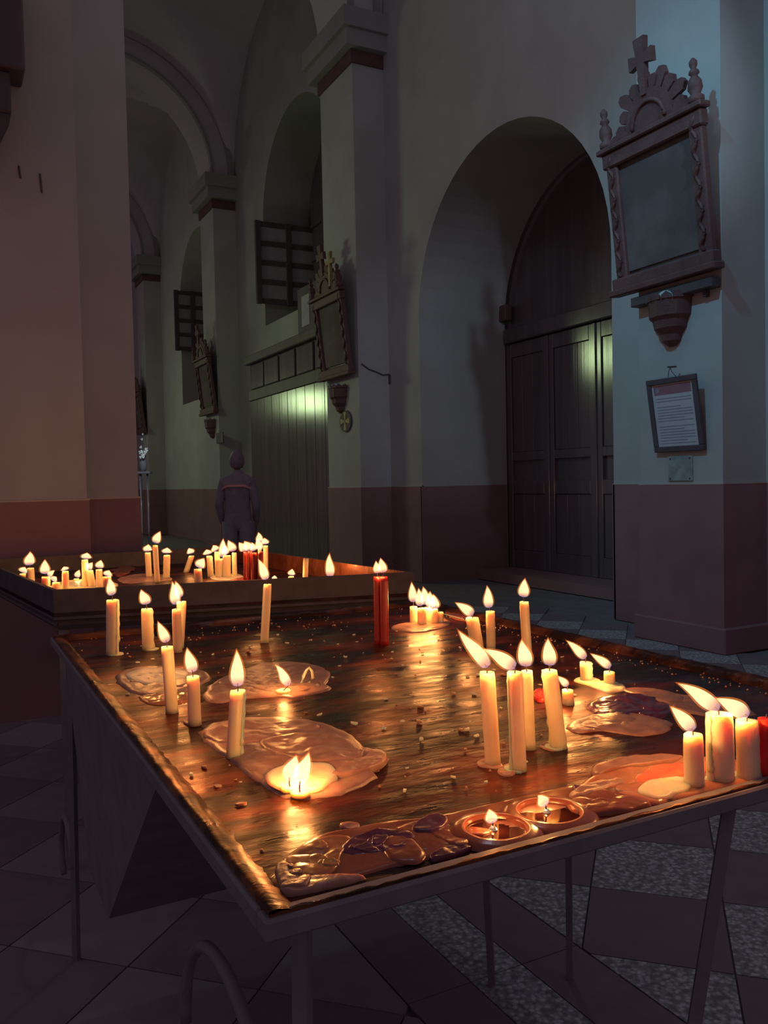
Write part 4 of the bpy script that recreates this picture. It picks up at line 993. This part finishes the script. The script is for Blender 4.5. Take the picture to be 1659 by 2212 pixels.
# ------------------------------------------------------------------ person standing far down the aisle
P0 = EYE + ray(514, 1100) * 10.3; P0.z = 0
pe = thing('person', 'person in a dark jacket with a pink shoulder stripe, standing with back turned', 'person', P0)
pe.rotation_euler = (0, 0, -YAW)
def skin_body():
    J = [((0, 0, .96), (.155, .11)), ((0, .0, 1.10), (.15, .105)), ((0, -.01, 1.27), (.175, .115)), ((0, -.01, 1.41), (.165, .10)), ((0, .0, 1.50), (.07, .065)), ((0, .015, 1.555), (.062, .062))]
    E = [(0, 1), (1, 2), (2, 3), (3, 4), (4, 5)]
    for s in (-1, 1):
        i = len(J); J += [((s * .16, -.01, 1.405), (.075, .075)), ((s * .225, -.02, 1.13), (.055, .055)), ((s * .20, .09, .92), (.042, .042)), ((s * .185, .12, .86), (.04, .025)), ((s * .175, .14, .79), (.03, .018))]
        E += [(3, i), (i, i + 1), (i + 1, i + 2), (i + 2, i + 3), (i + 3, i + 4)]
        i = len(J); J += [((s * .095, .0, .88), (.095, .10)), ((s * .10, .01, .49), (.062, .065)), ((s * .10, -.01, .10), (.042, .045)), ((s * .105, .06, .045), (.045, .038)), ((s * .11, .15, .035), (.04, .028))]
        E += [(0, i), (i, i + 1), (i + 1, i + 2), (i + 2, i + 3), (i + 3, i + 4)]
    me = bpy.data.meshes.new('body'); me.from_pydata([j[0] for j in J], E, []); o = bpy.data.objects.new('body', me); C.objects.link(o); o.parent = pe
    sk = o.modifiers.new('skin', 'SKIN'); sk.use_smooth_shade = True
    for k, j in enumerate(J): me.skin_vertices[0].data[k].radius = j[1]
    me.skin_vertices[0].data[0].use_root = True
    o.modifiers.new('sub', 'SUBSURF').levels = 2; o.modifiers['sub'].render_levels = 2
    me.materials.append(M['jacket']); return o
body = skin_body()
bm = bmesh.new(); bmesh.ops.create_uvsphere(bm, u_segments=24, v_segments=16, radius=1)
for v in bm.verts:
    c = v.co; c.x *= .078; c.y *= .098; c.z *= .118
    if c.y > .06 and abs(c.x) < .018 and -.03 < c.z < .02: c.y += .016                 # nose
    if c.z < -.06: c.x *= .85; c.y = c.y * .9 + .01
o = obj('head', bm, 'skin', pe, True); o.location = (0, .02, 1.655)
for s in (-1, 1):
    bm = bmesh.new(); bmesh.ops.create_uvsphere(bm, u_segments=10, v_segments=8, radius=1)
    for v in bm.verts: v.co = Vector((v.co.x * .012, v.co.y * .022, v.co.z * .034))
    e = obj('ear', bm, 'skin', o, True); e.location = (s * .08, -.005, -.01)
    bm = bmesh.new(); bmesh.ops.create_uvsphere(bm, u_segments=8, v_segments=6, radius=.011); e = obj('eye', bm, 'hair', o, True); e.location = (s * .03, .088, .005)
bm = bmesh.new(); bx(bm, (-.024, .082, -.062), (.024, .092, -.054)); obj('mouth', bm, 'wax_plum', o)
bm = bmesh.new(); bmesh.ops.create_uvsphere(bm, u_segments=24, v_segments=16, radius=1)
bmesh.ops.delete(bm, geom=[v for v in bm.verts if v.co.z < -.78 or (v.co.y > .45 and v.co.z < .45)], context='VERTS')
for v in bm.verts: v.co = Vector((v.co.x * .088, v.co.y * .108 - .004, v.co.z * .128 + .004))
h = obj('hair', bm, 'hair', o, True)
bm = bmesh.new()
rows = []
for k in range(13):
    u = -1 + k / 6; x = u * .185; z = 1.345 - .04 * max(0, abs(u) - .55) ** 1.0 * 2.2; y = -.125 + .07 * abs(u) ** 3
    rows.append([bm.verts.new((x, y - dy, z + dz)) for dy, dz in ((0, 0), (.012, 0), (.012, .024), (0, .024))])
for a, b in zip(rows, rows[1:]):
    for k in range(4): bm.faces.new((a[k], a[(k + 1) % 4], b[(k + 1) % 4], b[k]))
bm.faces.new(rows[0]); bm.faces.new(rows[-1][::-1])
tag(obj('shoulder_stripe', bm, 'stripe', pe), 'pink reflective stripe')
# legs carry their own cloth
for s in (-1, 1):
    bm = bmesh.new(); tube(bm, [(s * .095, 0, .93), (s * .10, .01, .5), (s * .10, -.005, .09)], .09, 12, [.105, .082, .07]); obj('trouser_leg', bm, 'trousers', pe, True)
    for k in range(4):
        x = s * (.165 + .012 * k - .02); bm = bmesh.new(); tube(bm, [(x, .13 + .004 * k, .80), (x - s * .004, .145, .765), (x - s * .01, .15, .735 + .006 * abs(k - 1.5))], .009, 6, [.0095, .009, .007]); obj('finger', bm, 'skin', pe, True)
    bm = bmesh.new(); tube(bm, [(s * .15, .13, .84), (s * .135, .16, .80), (s * .14, .17, .77)], .010, 6, [.012, .010, .008]); obj('thumb', bm, 'skin', pe, True)

# ------------------------------------------------------------------ flower stand beyond the left pier
S0 = EYE + ray(311, 1056) * 11.6; base = Vector((S0.x, S0.y, 0))
st = thing('flower_stand', 'slim stand with white flowers and two shiny posts beyond the left pier', 'stand', base)
st.rotation_euler = (0, 0, -YAW)
sp = 11.6 / FPX
for dx in (-6.5, 8):
    bm = bmesh.new(); tube(bm, [(dx * sp, 0, .02), (dx * sp, 0, 1.54)], 2.1 * sp, 10); obj('post', bm, 'steel', st, True)
obj('foot', box((-.12, -.10, 0), (.12, .10, .03), .005), 'iron', st); obj('shelf', box((-.09, -.07, 1.54), (.10, .07, 1.57), .004), 'iron', st)
bm = bmesh.new(); lathe(bm, [(.03, 1.57), (.045, 1.62), (.05, 1.68), (.035, 1.74), (.045, 1.78)], n=14); obj('vase', bm, 'iron', st, True)
fr = random.Random(5)
for (px_, py_, sz) in ((308, 938, 2), (306, 949, 2.5), (304, 966, 3), (304, 977, 5), (306, 986, 5.5), (314, 974, 4.5), (316, 971, 4), (312, 980, 3), (311, 985, 3)):
    q = EYE + ray(px_, py_) * 11.5 - base; q.rotate(Matrix.Rotation(YAW, 3, 'Z'))
    bm = bmesh.new()
    for k in range(5):
        a = 2 * PI * k / 5 + fr.random(); d = Vector((math.cos(a), .2, math.sin(a))); u = Vector((-math.sin(a), .2, math.cos(a)))
        r_ = sz * sp * 1.15
        V = [bm.verts.new(x) for x in (Vector((0, 0, 0)), d * r_ * .6 + u * r_ * .35, d * r_, d * r_ * .6 - u * r_ * .35, Vector((0, -.006, 0)) + d * r_ * .5)]
        bm.faces.new((V[0], V[1], V[4])); bm.faces.new((V[1], V[2], V[4])); bm.faces.new((V[2], V[3], V[4])); bm.faces.new((V[3], V[0], V[4]))
    o = obj('flower', bm, 'petal', st); o.location = q
    bm = bmesh.new(); tube(bm, [(0, 0, 1.76), (q.x * .5, q.y * .5, (1.76 + q.z) / 2 + .01), (q.x, q.y + .01, q.z)], .003, 4); obj('stem', bm, 'cable', st)
print('candles', NCAND)
